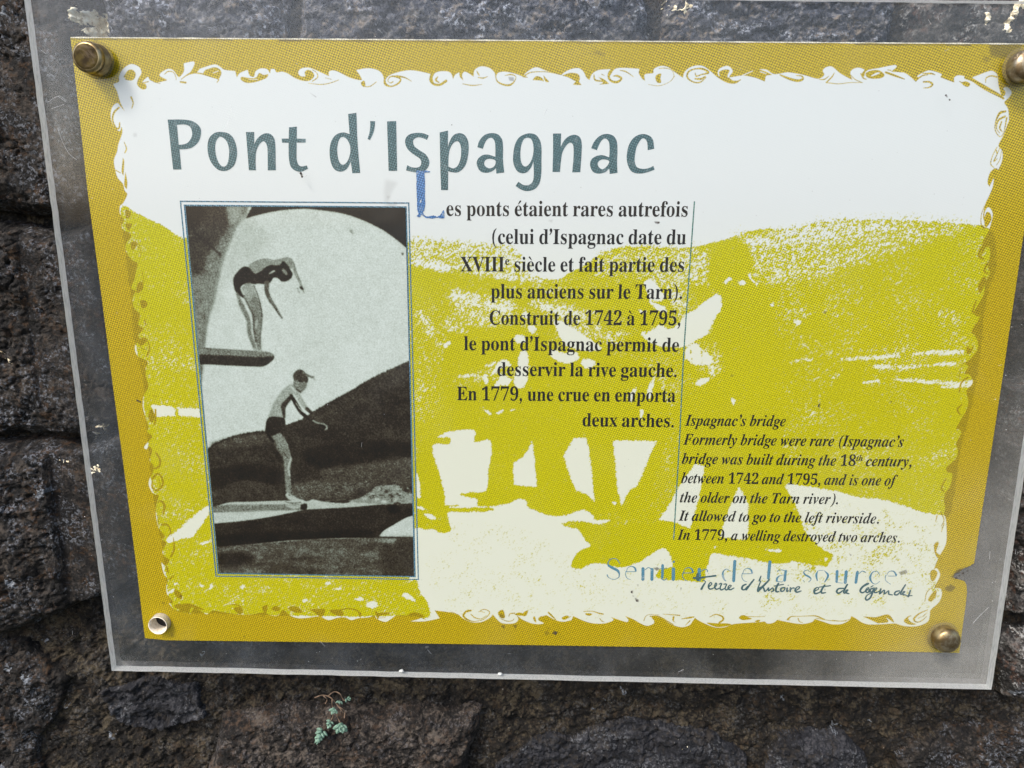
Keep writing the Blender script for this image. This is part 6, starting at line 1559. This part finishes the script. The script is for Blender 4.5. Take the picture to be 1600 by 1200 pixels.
# ------------------------------------------------------------------ bolts, cap nuts and the empty plug
def lathe(c, prof, seg=40, jag=0.0, seed=0):
    """profile of (radius, y offset from c towards the wall)"""
    q = random.Random(seed)
    V, F_ = [], []
    for r_, y in prof:
        for k in range(seg):
            a = 2 * math.pi * k / seg
            j = 1 + q.uniform(-jag, jag)
            V.append((c[0] + r_ * j * math.cos(a), c[1] + y, c[2] + r_ * j * math.sin(a)))
    for i in range(len(prof) - 1):
        for k in range(seg):
            a, b = i * seg + k, i * seg + (k + 1) % seg
            F_.append((a, b, b + seg, a + seg))
    return V, F_


def metal(name, c1, c2, rough, dirt, metallic=.92):
    N = Node(name)
    co = N.coord('Object')
    a = N.noise(co, 260.0, 5.0, .65, .4)
    b = N.noise(co, 900.0, 3.0, .6)
    c = N.mix(N.step(a, .38, .62), c1, c2)
    d = N.step(N.noise(co, 170.0, 5.0, .7, .8), .50, .68, 0, dirt)
    c = N.mix(d, c, (.07, .045, .02))
    rg = N.math('ADD', N.math('MULTIPLY', b, .25), rough)
    return N.done(N.bsdf(Base_Color=c, Metallic=N.math('SUBTRACT', metallic, N.math('MULTIPLY', d, .75)), Roughness=rg, Normal=N.bump(a, .35, .0003)).outputs[0])


M_BRASS = metal('tarnished_brass', (.045, .033, .010), (.016, .011, .005), .28, .6)
M_RIM = metal('worn_brass_rim', (.34, .27, .15), (.17, .12, .055), .22, .5)
M_NICKEL = metal('worn_nickel', (.30, .26, .19), (.15, .105, .055), .27, .55)


def bolt(px, py, r, h, mats, dome, label, tilt=0.0):
    c = at(px, py, YF - h)
    if dome:
        prof = [(1e-5, 0), (r * .3, .00006), (r * .55, .0003), (r * .66, .0006), (r * .84, .0010), (r * .95, .0019), (r, .0031), (r * 1.0, h * .8), (r * .96, h - .0002), (r * .96, h)]
    else:
        prof = [(1e-5, .0002), (r * .5, .00012), (r * .80, 0), (r * .84, .00012), (r * .95, .0005), (r, .0013), (r, h * .42), (r * .93, h * .46), (r * .93, h * .54), (r, h * .58), (r, h * .88), (r * 1.04, h * .9), (r * 1.04, h)]
    v, f = lathe(c, prof)
    o = mesh_obj('cap_nut', v, f, mats[0], ROOT, smooth=True)
    o.data.materials.append(mats[1])
    fc = 2 if not dome else 3
    for p_ in o.data.polygons:
        ring = p_.index // 40
        p_.material_index = 0 if ring < fc else 1
    tag(o, label)
    # a clear rubber washer ring pressed on the panel
    prof = [(r * .9, -.0002), (r * 1.16, -.0002), (r * 1.2, 0), (r * 1.2, .0002)]
    v, f = lathe((c[0], YF - .0002, c[2]), prof)
    w = mesh_obj('washer', v, f, M_WASH, o, smooth=True)
    return o


N = Node('clear_washer')
tr = N.n('BsdfTransparent')
tr.inputs[0].default_value = (.72, .70, .62, 1)
df = N.n('BsdfDiffuse')
df.inputs[0].default_value = (.30, .26, .16, 1)
ms = N.n('MixShader')
ms.inputs[0].default_value = .25
N.t.links.new(tr.outputs[0], ms.inputs[1])
N.t.links.new(df.outputs[0], ms.inputs[2])
M_WASH = N.done(ms.outputs[0])
bolt(134, 88, .0061, .0075, (M_BRASS, M_RIM), False, 'dark tarnished brass cap nut in the top left corner')
bolt(1485, 1006, .0062, .0065, (M_NICKEL, M_RIM), True, 'domed brassy cap nut in the bottom right corner')
bolt(1613, 100, .0062, .0070, (M_NICKEL, M_NICKEL), True, 'silvery cap nut in the top right corner')

N = Node('cream_plastic_plug')
co = N.coord('Object')
a = N.noise(co, 500.0, 5.0, .7, .5)
c = N.mix(N.step(a, .35, .75), (.78, .72, .60), (.50, .40, .28))
M_PLUG = N.done(N.bsdf(Base_Color=c, Roughness=.6, Subsurface_Weight=.0, Normal=N.bump(a, .4, .0004)).outputs[0])
M_VOID = Node('plug_void')
M_VOID = M_VOID.done(M_VOID.bsdf(Base_Color=(.012, .011, .012), Roughness=1.0).outputs[0])
PR = .0046
v, f = lathe((hx, YF, hz), [(PR, .0004), (PR * .99, -.0001), (PR * .93, .0001), (PR * .90, .0007), (PR * .90, .0030), (PR * .86, .0066)], 48, .006, 3)
plug = mesh_obj('wall_plug', v, f, M_PLUG, ROOT, smooth=True)
tag(plug, 'cream plastic plug in the empty bottom left bolt hole')
v, f = lathe((hx, YF, hz), [(PR * .88, .0064), (1e-5, .0066)], 24)
mesh_obj('plug_void', v, f, M_VOID, plug)  # dark disc painted as the unlit depth of the hole
v, f = lathe((hx, YF, hz), [(PR * 1.02, .0004), (PR * 1.02, .0118)], 40)
mesh_obj('plug_sleeve', v, f, M_PLUG, plug, smooth=True)

# ------------------------------------------------------------------ the old stone wall
WY = .021
c0, c1 = at(-230, -200, WY), at(1840, 1390, WY)
GX0, GX1, GZ0, GZ1 = c0[0], c1[0], min(c1[2], at(-230, 1390, WY)[2]), c0[2]
ST = .00052
nx, nz_ = int((GX1 - GX0) / ST) + 1, int((GZ1 - GZ0) / ST) + 1
gx, gz = np.meshgrid(GX0 + np.arange(nx) * ST, GZ0 + np.arange(nz_) * ST)
STONES = [
    # outline (measured px at the wall face), bulge m, face tilt, offset towards the viewer
    ([(-420, -360), (170, -360), (150, 40), (190, 240), (160, 335), (75, 338), (-420, 325)], .006, .0, .004),
    ([(-420, 345), (40, 352), (80, 360), (170, 352), (290, 420), (270, 640), (140, 680), (-420, 676)], .006, .0, .003),
    ([(-420, 684), (130, 686), (290, 660), (330, 800), (250, 900), (150, 932), (100, 958), (60, 970), (0, 986), (-420, 990)], .008, .0, .005),
    ([(-420, 1010), (40, 1000), (110, 1060), (60, 1160), (120, 1560), (-420, 1560)], .003, .0, -.003),
    ([(180, -360), (460, -360), (452, 40), (470, 200), (330, 330), (200, 330), (165, 60)], .005, .0, .001),
    ([(475, -360), (1010, -360), (1000, 10), (1022, 60), (1030, 250), (520, 300), (468, 60)], .004, .0, .002),
    ([(1025, -360), (1400, -360), (1395, 50), (1380, 260), (1045, 250), (1035, 60)], .005, .0, .0),
    ([(1415, -360), (2050, -360), (2050, 180), (1560, 190), (1410, 170)], .005, .0, .003),
    ([(300, 350), (900, 330), (940, 600), (330, 640)], .005, .0, .0),
    ([(930, 330), (1500, 300), (1530, 560), (960, 610)], .005, .0, .0),
    ([(1520, 210), (2050, 210), (2050, 540), (1555, 560)], .006, .0, .004),
    ([(340, 665), (760, 650), (780, 1000), (300, 1010), (330, 800)], .004, .0, -.001),
    ([(790, 640), (1180, 630), (1200, 1000), (800, 1010)], .004, .0, -.001),
    ([(1200, 620), (1540, 600), (1550, 950), (1220, 990)], .004, .0, -.001),
    ([(1555, 590), (2050, 560), (2050, 905), (1700, 930), (1560, 955)], .005, .0, .004),
    ([(1548, 985), (1680, 970), (2050, 940), (2050, 1085), (1700, 1100), (1560, 1078)], .004, .0, .002),
    ([(345, 1118), (420, 1108), (470, 1100), (560, 1106), (650, 1104), (752, 1108), (748, 1135), (728, 1168), (716, 1250), (700, 1560), (300, 1560), (330, 1200)], .003, .0, .004),
    ([(780, 1200), (830, 1158), (900, 1150), (980, 1128), (1040, 1140), (1120, 1150), (1170, 1190), (1180, 1560), (760, 1560)], .001, .0, -.003),
    ([(1196, 1195), (1212, 1158), (1260, 1142), (1318, 1148), (1352, 1180), (1370, 1560), (1190, 1560)], .003, .0, .0),
    ([(1400, 1180), (1480, 1140), (1600, 1122), (2050, 1130), (2050, 1560), (1400, 1560)], .002, .0, -.002),
    ([(150, 1085), (230, 1062), (300, 1082), (320, 1120), (260, 1145), (180, 1128)], .0, .0, -.004),
]
wx = gx + vnoise(gx, gz, .016, 101, 3) * .0034
wz = gz + vnoise(gx, gz, .016, 202, 3) * .0034
label = np.full(gx.shape, -1)
Hs = np.full(gx.shape, -1.0)
best = np.full(gx.shape, -1.0)


def poly_sd(P, X, Z):
    """distance inside (+) or outside (-) a polygon"""
    d = np.full(X.shape, 9.0)
    ins = np.zeros(X.shape, bool)
    for i in range(len(P)):
        a, b = P[i], P[i - 1]
        e = b - a
        t = np.clip(((X - a[0]) * e[0] + (Z - a[1]) * e[1]) / (e @ e), 0, 1)
        d = np.minimum(d, (X - a[0] - t * e[0]) ** 2 + (Z - a[1] - t * e[1]) ** 2)
        ins ^= ((a[1] > Z) != (b[1] > Z)) & (X < (b[0] - a[0]) * (Z - a[1]) / (b[1] - a[1] + 1e-15) + a[0])
    d = np.sqrt(d)
    return np.where(ins, d, -d)


stone_h = np.zeros(gx.shape)
for si, (P, bulge, tilt, off) in enumerate(STONES):
    P = ats(P, WY)
    d = poly_sd(P, wx, wz)
    m_ = d > 0
    label[m_] = si
    cx, cz = P[:, 0].mean(), P[:, 1].mean()
    rs = np.random.RandomState(si + 7)
    ax, az = rs.uniform(-.04, .04, 2)
    rise = 1 - np.exp(-np.clip(d, 0, None) / .0045)
    h = (bulge + .0035) * rise + off * np.clip(d / .004, 0, 1) + (gx - cx) * ax * rise * .6 + (gz - cz) * az * rise * .6
    stone_h = np.where(m_, h, stone_h)
n_big = vnoise(gx, gz, .030, 11, 3)
n_mid = vnoise(gx, gz, .0095, 12, 4, .6)
n_fin = vnoise(gx, gz, .0032, 13, 3, .65)
ridge = 1 - np.abs(vnoise(gx + n_mid * .002, gz + n_mid * .002, .013, 14, 3, .55)) * 2
crack = np.clip((ridge - .90) / .1, 0, 1)
pit = np.clip((vnoise(gx, gz, .0042, 15, 2) - .42) / .3, 0, 1)
pit2 = np.clip((vnoise(gx, gz, .011, 16, 2) - .45) / .2, 0, 1)
mort = label < 0
height = np.where(mort, -.0035 + n_big * .0022 + n_mid * .0026 + n_fin * .0011, stone_h + n_big * .0022 + n_mid * .0022 + n_fin * .0010)
height -= crack * np.where(mort, .0008, .0016) + pit * np.where(mort, .0016, .0009) + pit2 * np.where(mort, .0022, .0012)
# broad strata on the left hand stones: rough layered rock
strata = vnoise(gx * .35, gz, .0038, 18, 3)
height += np.where((gx < at(200, 0, WY)[0]) & ~mort, strata * .0010, 0)
height += vnoise(gx, gz, .0019, 19, 2) * .00055 - np.clip(vnoise(gx, gz, .0026, 23, 2) - .3, 0, 1) * .0016 - np.clip(vnoise(gx, gz, .0060, 24, 3) - .25, 0, 1) * .0028


def facets(x, z, cell, seed, tilt, lift):
    '''broken stone: every cell is a small plane with its own tilt and level'''
    rs = np.random.RandomState(seed)
    J = rs.rand(64, 64, 5)
    u, v = x / cell + 20, z / cell + 20
    i, j = np.floor(u).astype(int), np.floor(v).astype(int)
    bd = np.full(x.shape, 9.0)
    out = np.zeros(x.shape)
    for di in (-1, 0, 1):
        for dj in (-1, 0, 1):
            q = J[(i + di) % 64, (j + dj) % 64]
            du, dv = u - (i + di + q[..., 0]), v - (j + dj + q[..., 1])
            dd = du * du + dv * dv
            val = (q[..., 2] - .5) * 2 * lift + ((q[..., 3] - .5) * du + (q[..., 4] - .5) * dv) * 2 * tilt
            m2 = dd < bd
            out = np.where(m2, val, out)
            bd = np.where(m2, dd, bd)
    return out


fx, fz = gx + n_mid * .003, gz + n_big * .003 + n_mid * .001
height += facets(fx, fz * 1.5, .0085, 3, .0009, .0009) * np.where(mort, .7, 1.0)
height += facets(fx + n_fin * .0008, fz * 1.3, .0030, 4, .00045, .00045)
height += vnoise(gx, gz, .0011, 29, 1) * .00022
hid = (gx > at(330, 500, 0)[0]) & (gx < at(1330, 500, 0)[0]) & (gz < at(800, 190, 0)[2]) & (gz > at(800, 860, 0)[2])
Y = WY - height
# keep the wall behind the panel: never nearer than its back
Y = np.maximum(Y, np.where((gx > at(20, 500, 0)[0]) & (gx < at(1640, 500, 0)[0]) & (gz > at(800, 1100, 0)[2]), .0085 + (n_mid + 1) * .001, -1))

vid = np.arange(nx * nz_).reshape(nz_, nx)
Q = np.stack([vid[:-1, :-1], vid[:-1, 1:], vid[1:, 1:], vid[1:, :-1]], -1)      # seen from -y: counter-clockwise
ql = label[:-1, :-1].copy()
ql[hid[:-1, :-1]] = -2          # fully behind the opaque print: left out
Vall = np.stack([gx.ravel(), Y.ravel(), gz.ravel()], 1)


def sub_mesh(name, mask, mat, parent, lift=0.0):
    q = Q[mask].reshape(-1, 4)
    if not len(q):
        return None
    u, inv = np.unique(q, return_inverse=True)
    V = Vall[u].copy()
    V[:, 1] -= lift
    return big_mesh(name, V, inv.reshape(-1, 4), mat, parent)


def rock(name, dark, mid, light, lich, lich_amt, warm=(.10, .055, .03), warm_amt=.25, seed=0.0):
    N = Node(name)
    co = N.coord('Object')
    mp = N.n('Mapping')
    N.set(mp.inputs[0], co)
    mp.inputs['Location'].default_value = (seed, seed * .7, -seed)
    v = mp.outputs[0]
    a = N.noise(v, 70.0, 5.0, .62, .6)
    b = N.noise(v, 300.0, 4.0, .65, .5)
    e = N.noise(v, 850.0, 2.0, .6)
    t = N.math('ADD', N.math('MULTIPLY', a, .40), N.math('ADD', N.math('MULTIPLY', b, .38), N.math('MULTIPLY', e, .22)))
    c = N.ramp(t, [(.43, dark), (.505, mid), (.575, light)])
    wv_ = N.math('MULTIPLY', N.step(N.noise(v, 90.0, 4.0, .65, .8), .47, .62, 0, 1), N.step(N.noise(v, 420.0, 3.0, .6), .44, .62, 0, warm_amt * 1.6))
    c = N.mix(wv_, c, warm)
    lm = N.math('MULTIPLY', N.step(N.noise(v, 60.0, 4.0, .65, .9), .46, .62), N.step(N.noise(v, 620.0, 4.0, .7, .4), .50, .60))
    c = N.mix(N.math('MULTIPLY', lm, lich_amt), c, lich)
    blk = N.step(N.noise(v, 210.0, 4.0, .7, .6), .30, .46, .85, 0)
    c = N.mix(blk, c, (.004, .0035, .003))
    sp_ = N.step(N.noise(v, 1100.0, 2.0, .5), .70, .78, 0, .6)
    c = N.mix(sp_, c, (.26, .25, .23))
    hgt = N.math('ADD', N.math('MULTIPLY', b, 1.0), N.math('MULTIPLY', e, .35))
    return N.done(N.bsdf(Base_Color=c, Roughness=.88, Specular_IOR_Level=.25, Normal=N.bump(hgt, .8, .0020)).outputs[0])


R_DARK = rock('dark_pitted_rock', (.002, .0018, .0018), (.0075, .0066, .0060), (.034, .028, .023), (.125, .135, .155), .7, (.045, .024, .011), .40, .0)
R_BLUE = rock('blue_grey_rock', (.006, .007, .012), (.032, .036, .050), (.125, .118, .115), (.30, .32, .37), .9, (.16, .128, .098), .6, 3.1)
R_BROWN = rock('brown_grey_rock', (.0025, .0021, .0018), (.0125, .0102, .0088), (.068, .056, .046), (.11, .105, .11), .45, (.055, .034, .021), .40, 7.7)
R_PALE = rock('lichened_rock', (.006, .006, .006), (.028, .026, .025), (.10, .094, .088), (.28, .28, .275), .95, (.09, .04, .022), .30, 11.3)
R_SLATE = rock('slate_rock', (.003, .0032, .0045), (.010, .0108, .014), (.032, .032, .036), (.115, .12, .13), .6, (.03, .024, .018), .35, 15.9)
R_MORT = rock('weathered_mortar', (.0014, .0011, .0009), (.0075, .0058, .0042), (.044, .035, .022), (.09, .09, .09), .4, (.036, .023, .012), .40, 21.0)
mats = [R_DARK, R_DARK, R_DARK, R_DARK, R_BLUE, R_BLUE, R_BLUE, R_PALE, R_BROWN, R_BLUE, R_BROWN, R_DARK, R_BROWN, R_BROWN, R_PALE, R_PALE, R_BROWN, R_SLATE, R_SLATE, R_DARK, R_SLATE]
names = ['rough dark stone beside the upper left edge of the panel', 'dark pitted stone between two cracks left of the panel', 'dark stone with a rounded lower edge left of the panel', 'low dark stone in the bottom left corner',
         None, None, None, 'pale lichened stone behind the top right corner', None, None, None, None, None, None, 'lichened grey stone right of the panel', 'whitish stone right of the lower right corner',
         'flat brown stone with a chipped right edge under the succulent', 'bluish black stone below the panel', 'rounded dark grey stone below the panel', 'dark stone in the bottom right corner', 'small dark slate chip below the lower left corner']
wall_c = at(800, 1480, .03)
WALL = empty('stone_wall', (wall_c[0], .03, GZ0))
tag(WALL, 'old rough wall of dark weathered stones and crumbling mortar behind the panel', 'wall')
for si in range(len(STONES)):
    o = sub_mesh('stone', ql == si, mats[si], WALL)
    if o and names[si]:
        o['label'] = names[si]
o = sub_mesh('mortar', ql == -1, R_MORT, WALL)
tag(o, kind='stuff')
# wall core behind the faces, so that the stones are not a skin
b0, b1 = GX0 + .002, GX1 - .002
bx = [(b0, .045, GZ0 + .002), (b1, .045, GZ0 + .002), (b1, .045, GZ1 - .002), (b0, .045, GZ1 - .002)]
bk = [(x, .16, z) for x, y, z in bx]
mesh_obj('wall_core', bx + bk, [(0, 1, 2, 3), (7, 6, 5, 4), (0, 4, 5, 1), (1, 5, 6, 2), (2, 6, 7, 3), (3, 7, 4, 0)], R_MORT, WALL)


def wall_y(x, z):
    i = np.clip((z - GZ0) / ST, 0, nz_ - 2)
    j = np.clip((x - GX0) / ST, 0, nx - 2)
    return float(Y[int(i), int(j)])


# pale lichen crusts and drips of lime: thin raised skins that follow the stone
N = Node('lichen_crust')
co = N.coord('Object')
a = N.noise(co, 380.0, 5.0, .7, .4)
M_CRUST = N.done(N.bsdf(Base_Color=N.ramp(a, [(.36, (.36, .27, .15)), (.48, (.76, .66, .46)), (.62, (.92, .87, .70))]), Roughness=.95, Normal=N.bump(a, .8, .0006)).outputs[0])
M_CRUST2 = Node('grey_lichen')
co = M_CRUST2.coord('Object')
a = M_CRUST2.noise(co, 600.0, 5.0, .7, .4)
M_CRUST2 = M_CRUST2.done(M_CRUST2.bsdf(Base_Color=M_CRUST2.ramp(a, [(.36, (.02, .022, .025)), (.5, (.08, .09, .105)), (.64, (.19, .20, .215))]), Roughness=.95, Normal=M_CRUST2.bump(a, .8, .0005)).outputs[0])


def crust(poly, mat, lift, lab, jag=.0011, thr=0.0, seed=5):
    P = ats(outline(poly, 3), WY)
    lo, hi = P.min(0) - .004, P.max(0) + .004
    i0, i1 = int((lo[1] - GZ0) / ST), int((hi[1] - GZ0) / ST)
    j0, j1 = int((lo[0] - GX0) / ST), int((hi[0] - GX0) / ST)
    i0, j0 = max(i0, 0), max(j0, 0)
    K_ = 3
    X = np.linspace(GX0 + j0 * ST, GX0 + j1 * ST, (j1 - j0) * K_)
    Z = np.linspace(GZ0 + i0 * ST, GZ0 + i1 * ST, (i1 - i0) * K_)
    X, Z = np.meshgrid(X, Z)
    wob = vnoise(X, Z, .0022, seed, 3, .65) * jag * 2.2
    d = poly_sd(P, X + wob, Z + np.roll(wob, 7, 1)) - thr
    fi, fj = (Z - GZ0) / ST, (X - GX0) / ST
    a, b = np.clip(fi.astype(int), 0, nz_ - 2), np.clip(fj.astype(int), 0, nx - 2)
    u, v = fi - a, fj - b
    yy = Y[a, b] * (1 - u) * (1 - v) + Y[a + 1, b] * u * (1 - v) + Y[a, b + 1] * (1 - u) * v + Y[a + 1, b + 1] * u * v
    yy = yy - lift * np.clip(d / .0008, -.4, 1) - vnoise(X, Z, .0011, seed + 3, 2) * .00018
    id_ = np.arange(X.size).reshape(X.shape)
    q = np.stack([id_[:-1, :-1], id_[:-1, 1:], id_[1:, 1:], id_[1:, :-1]], -1)
    mk = (d[:-1, :-1] > -.0003)
    q = q[mk].reshape(-1, 4)
    if not len(q):
        return
    un, inv = np.unique(q, return_inverse=True)
    V = np.stack([X.ravel(), yy.ravel(), Z.ravel()], 1)[un]
    o = big_mesh('lichen_crust', V, inv.reshape(-1, 4), mat, WALL)
    if lab:
        o['label'] = lab


crust([(128, 26), (138, 18), (146, 24), (154, 17), (162, 27), (172, 33), (168, 42), (160, 40), (163, 50), (172, 56), (168, 60), (140, 57), (145, 46), (134, 42), (125, 36)], M_CRUST, .0008, 'cream crust above the top left cap nut', .0017)
crust([(975, 38), (990, 22), (998, 14), (1003, 28), (1014, 44), (1020, 58), (1012, 52), (1002, 40), (994, 30), (984, 38), (980, 46)], M_CRUST2, .0003, 'pale mineral vein on the stone above the panel', .0018, .0003, 8)
crust([(1026, 0), (1040, 4), (1052, 12), (1070, 10), (1076, 20), (1060, 24), (1050, 20), (1040, 10)], M_CRUST, .0003, None, .0024, .0006, 9)
crust([(1556, 20), (1566, 10), (1580, 6), (1600, 0), (1604, 20), (1590, 24), (1578, 22), (1566, 26), (1558, 44), (1552, 60), (1546, 56), (1552, 38)], M_CRUST, .0006, 'cream crust edging the pale stone in the top right corner', .0010, .0002, 10)
crust([(1515, 32), (1523, 30), (1522, 44), (1516, 50)], M_CRUST, .0004, None, .0008, 0, 11)
for k, (x, y, r, mt) in enumerate([(32, 245, 5, 1), (26, 545, 6, 0), (38, 555, 4, 0), (148, 686, 4, 0), (122, 710, 5, 0), (98, 752, 8, 1), (20, 870, 12, 1), (48, 888, 10, 1), (10, 900, 9, 1), (66, 1006, 5, 1), (20, 1042, 7, 1), (48, 1050, 9, 1), (168, 1160, 8, 1), (100, 1105, 4, 1), (975, 1086, 6, 1), (948, 1102, 5, 1), (925, 1116, 5, 1), (310, 1030, 5, 1),
                                   (1588, 1052, 10, 1), (1572, 1064, 8, 1), (1592, 905, 10, 1), (1310, 1140, 5, 1), (1360, 1136, 4, 1), (170, 660, 8, 0), (160, 676, 6, 0), (168, 720, 6, 0), (20, 160, 5, 1), (34, 30, 8, 1), (1230, 1095, 5, 1), (1070, 1165, 4, 0)]):
    q = random.Random(k)
    pts = [(x + r * q.uniform(.6, 1.3) * math.cos(a * math.pi / 4), y + r * q.uniform(.5, 1.0) * math.sin(a * math.pi / 4)) for a in range(8)]
    crust(pts, (M_CRUST, M_CRUST2)[mt], .0003, None, .0018, .0005, 30 + k)


# ------------------------------------------------------------------ the little succulent below the panel
N = Node('succulent_leaf')
co = N.coord('Object')
a = N.noise(co, 500.0, 3.0, .6)
M_LEAF = N.done(N.bsdf(Base_Color=N.mix(a, (.075, .145, .105), (.165, .26, .20)), Roughness=.55, Subsurface_Weight=.15, Subsurface_Radius=(.001, .002, .001), Subsurface_Scale=.5).outputs[0])
M_LEAF2 = Node('yellowish_leaf')
M_LEAF2 = M_LEAF2.done(M_LEAF2.bsdf(Base_Color=(.24, .28, .12), Roughness=.55).outputs[0])
M_STEM = Node('succulent_stem')
M_STEM = M_STEM.done(M_STEM.bsdf(Base_Color=(.13, .085, .055), Roughness=.8).outputs[0])
pc = at(522, 1115, .02)
base_y = wall_y(pc[0], pc[2])
SUC = empty('succulent', (pc[0], base_y, pc[2]))
tag(SUC, 'tiny grey green succulent with rosettes rooted in the joint below the panel', 'plant')


def leaf_mesh():
    V, F_ = [], []
    R_, S_ = 7, 8
    for i in range(R_ + 1):
        t = i / R_
        wv__ = math.sin(math.pi * min(1, t ** .8)) ** .6 * .46 * (1 - .1 * t)
        for j in range(S_):
            a = 2 * math.pi * j / S_
            V.append((wv__ * math.cos(a), t, wv__ * .55 * math.sin(a) + .18 * t * t))
    for i in range(R_):
        for j in range(S_):
            p, q = i * S_ + j, i * S_ + (j + 1) % S_
            F_.append((p, q, q + S_, p + S_))
    me = bpy.data.meshes.new('leaf')
    me.from_pydata(V, [], F_)
    me.polygons.foreach_set('use_smooth', [True] * len(F_))
    me.materials.append(M_LEAF)
    return me


LEAF = leaf_mesh()
sy_ = base_y - .0045


def rosette(px, py, axis, n_, r_len, stretch, seed, depth=.0):
    """leaves around an axis; stretch pulls the whorls apart along the shoot"""
    q = random.Random(seed)
    c = at(px, py, sy_ - depth)
    ax = Vector(axis).normalized()
    x = ax.cross(Vector((0, 0, 1)))
    if x.length < .1:
        x = ax.cross(Vector((1, 0, 0)))
    x.normalize()
    y = ax.cross(x)
    v, f = blob_mesh(tuple(c), r_len * .22, seed, (1, 1, 1), 8, 6, .05)
    core = mesh_obj('rosette', v, f, M_LEAF, SUC, smooth=True)
    for i in range(n_):
        t = i / max(1, n_ - 1)
        ang = i * 2.39996 + q.uniform(-.1, .1)
        out_ = (x * math.cos(ang) + y * math.sin(ang))
        lift = .16 + 1.15 * t ** 1.3                     # inner leaves stand up
        d = (out_ * math.cos(lift) + ax * math.sin(lift)).normalized()
        L_ = r_len * (1.0 - .50 * t) * q.uniform(.9, 1.1)
        base = Vector(c) + ax * (stretch * (t - .3)) + out_ * r_len * .10
        nrm = (ax - d * ax.dot(d)).normalized()
        side = d.cross(nrm)
        m_ = Matrix(((side.x, d.x, nrm.x, 0), (side.y, d.y, nrm.y, 0), (side.z, d.z, nrm.z, 0), (0, 0, 0, 1)))
        o = bpy.data.objects.new('leaf', LEAF)
        COL.objects.link(o)
        o.parent = core
        o.matrix_local = Matrix.Translation(base) @ m_ @ Matrix.Diagonal((L_ * .95, L_, L_ * .9, 1))


rosette(502, 1146, (-.42, -.52, -.74), 20, .0037, .0056, 1, .0014)
rosette(516, 1129, (-.3, -.5, -.8), 9, .0026, .0026, 2, .0003)
rosette(533, 1135, (.22, -.93, -.12), 14, .0040, .0009, 3, .0016)
rosette(522, 1109, (.0, -.95, -.1), 9, .0027, .0005, 4, .001)
rosette(531, 1096, (.1, -.8, -.5), 4, .0020, .0004, 5, .001)
rosette(543, 1092, (.9, -.3, .25), 5, .0022, .0012, 6, .0)
for k, pts in enumerate([[(492, 1090), (505, 1086), (518, 1091), (528, 1103), (536, 1113)], [(512, 1088), (522, 1081), (531, 1084), (537, 1094), (543, 1092)], [(505, 1087), (511, 1093), (508, 1100)], [(519, 1092), (519, 1102), (521, 1108)],
                         [(528, 1104), (538, 1110), (538, 1122)], [(521, 1112), (520, 1120), (514, 1130)], [(526, 1114), (528, 1122), (532, 1130)]]):
    P = [at(p[0], p[1], sy_ + .0008 - .001 * math.sin(i)) for i, p in enumerate(cat_rom(pts, 4)[:, :2])]
    v, f = thin_tube(P, [.00028] * len(P), 6)
    mesh_obj('stem', v, f, M_STEM, SUC, smooth=True)

# ------------------------------------------------------------------ unseen ground, added to give the panel a dark reflection and shade from below
N = Node('unseen_ground')
co = N.coord('Object')
a = N.noise(co, 3.0, 6.0, .6)
b = N.noise(co, 90.0, 3.0, .6)
M_GROUND = N.done(N.bsdf(Base_Color=N.mix(b, N.ramp(a, [(.4, (.03, .042, .015)), (.6, (.07, .07, .045))]), (.05, .05, .035)), Roughness=.95).outputs[0])
gr = mesh_obj('ground', [(-60, -80, -1.35), (60, -80, -1.35), (60, .5, -1.35), (-60, .5, -1.35)], [(0, 1, 2, 3)], M_GROUND)
tag(gr, kind='structure')

# ------------------------------------------------------------------ neat numbering for repeated parts is left to Blender; drop work marks
for o in bpy.data.objects:
    if '_w' in o:
        del o['_w']
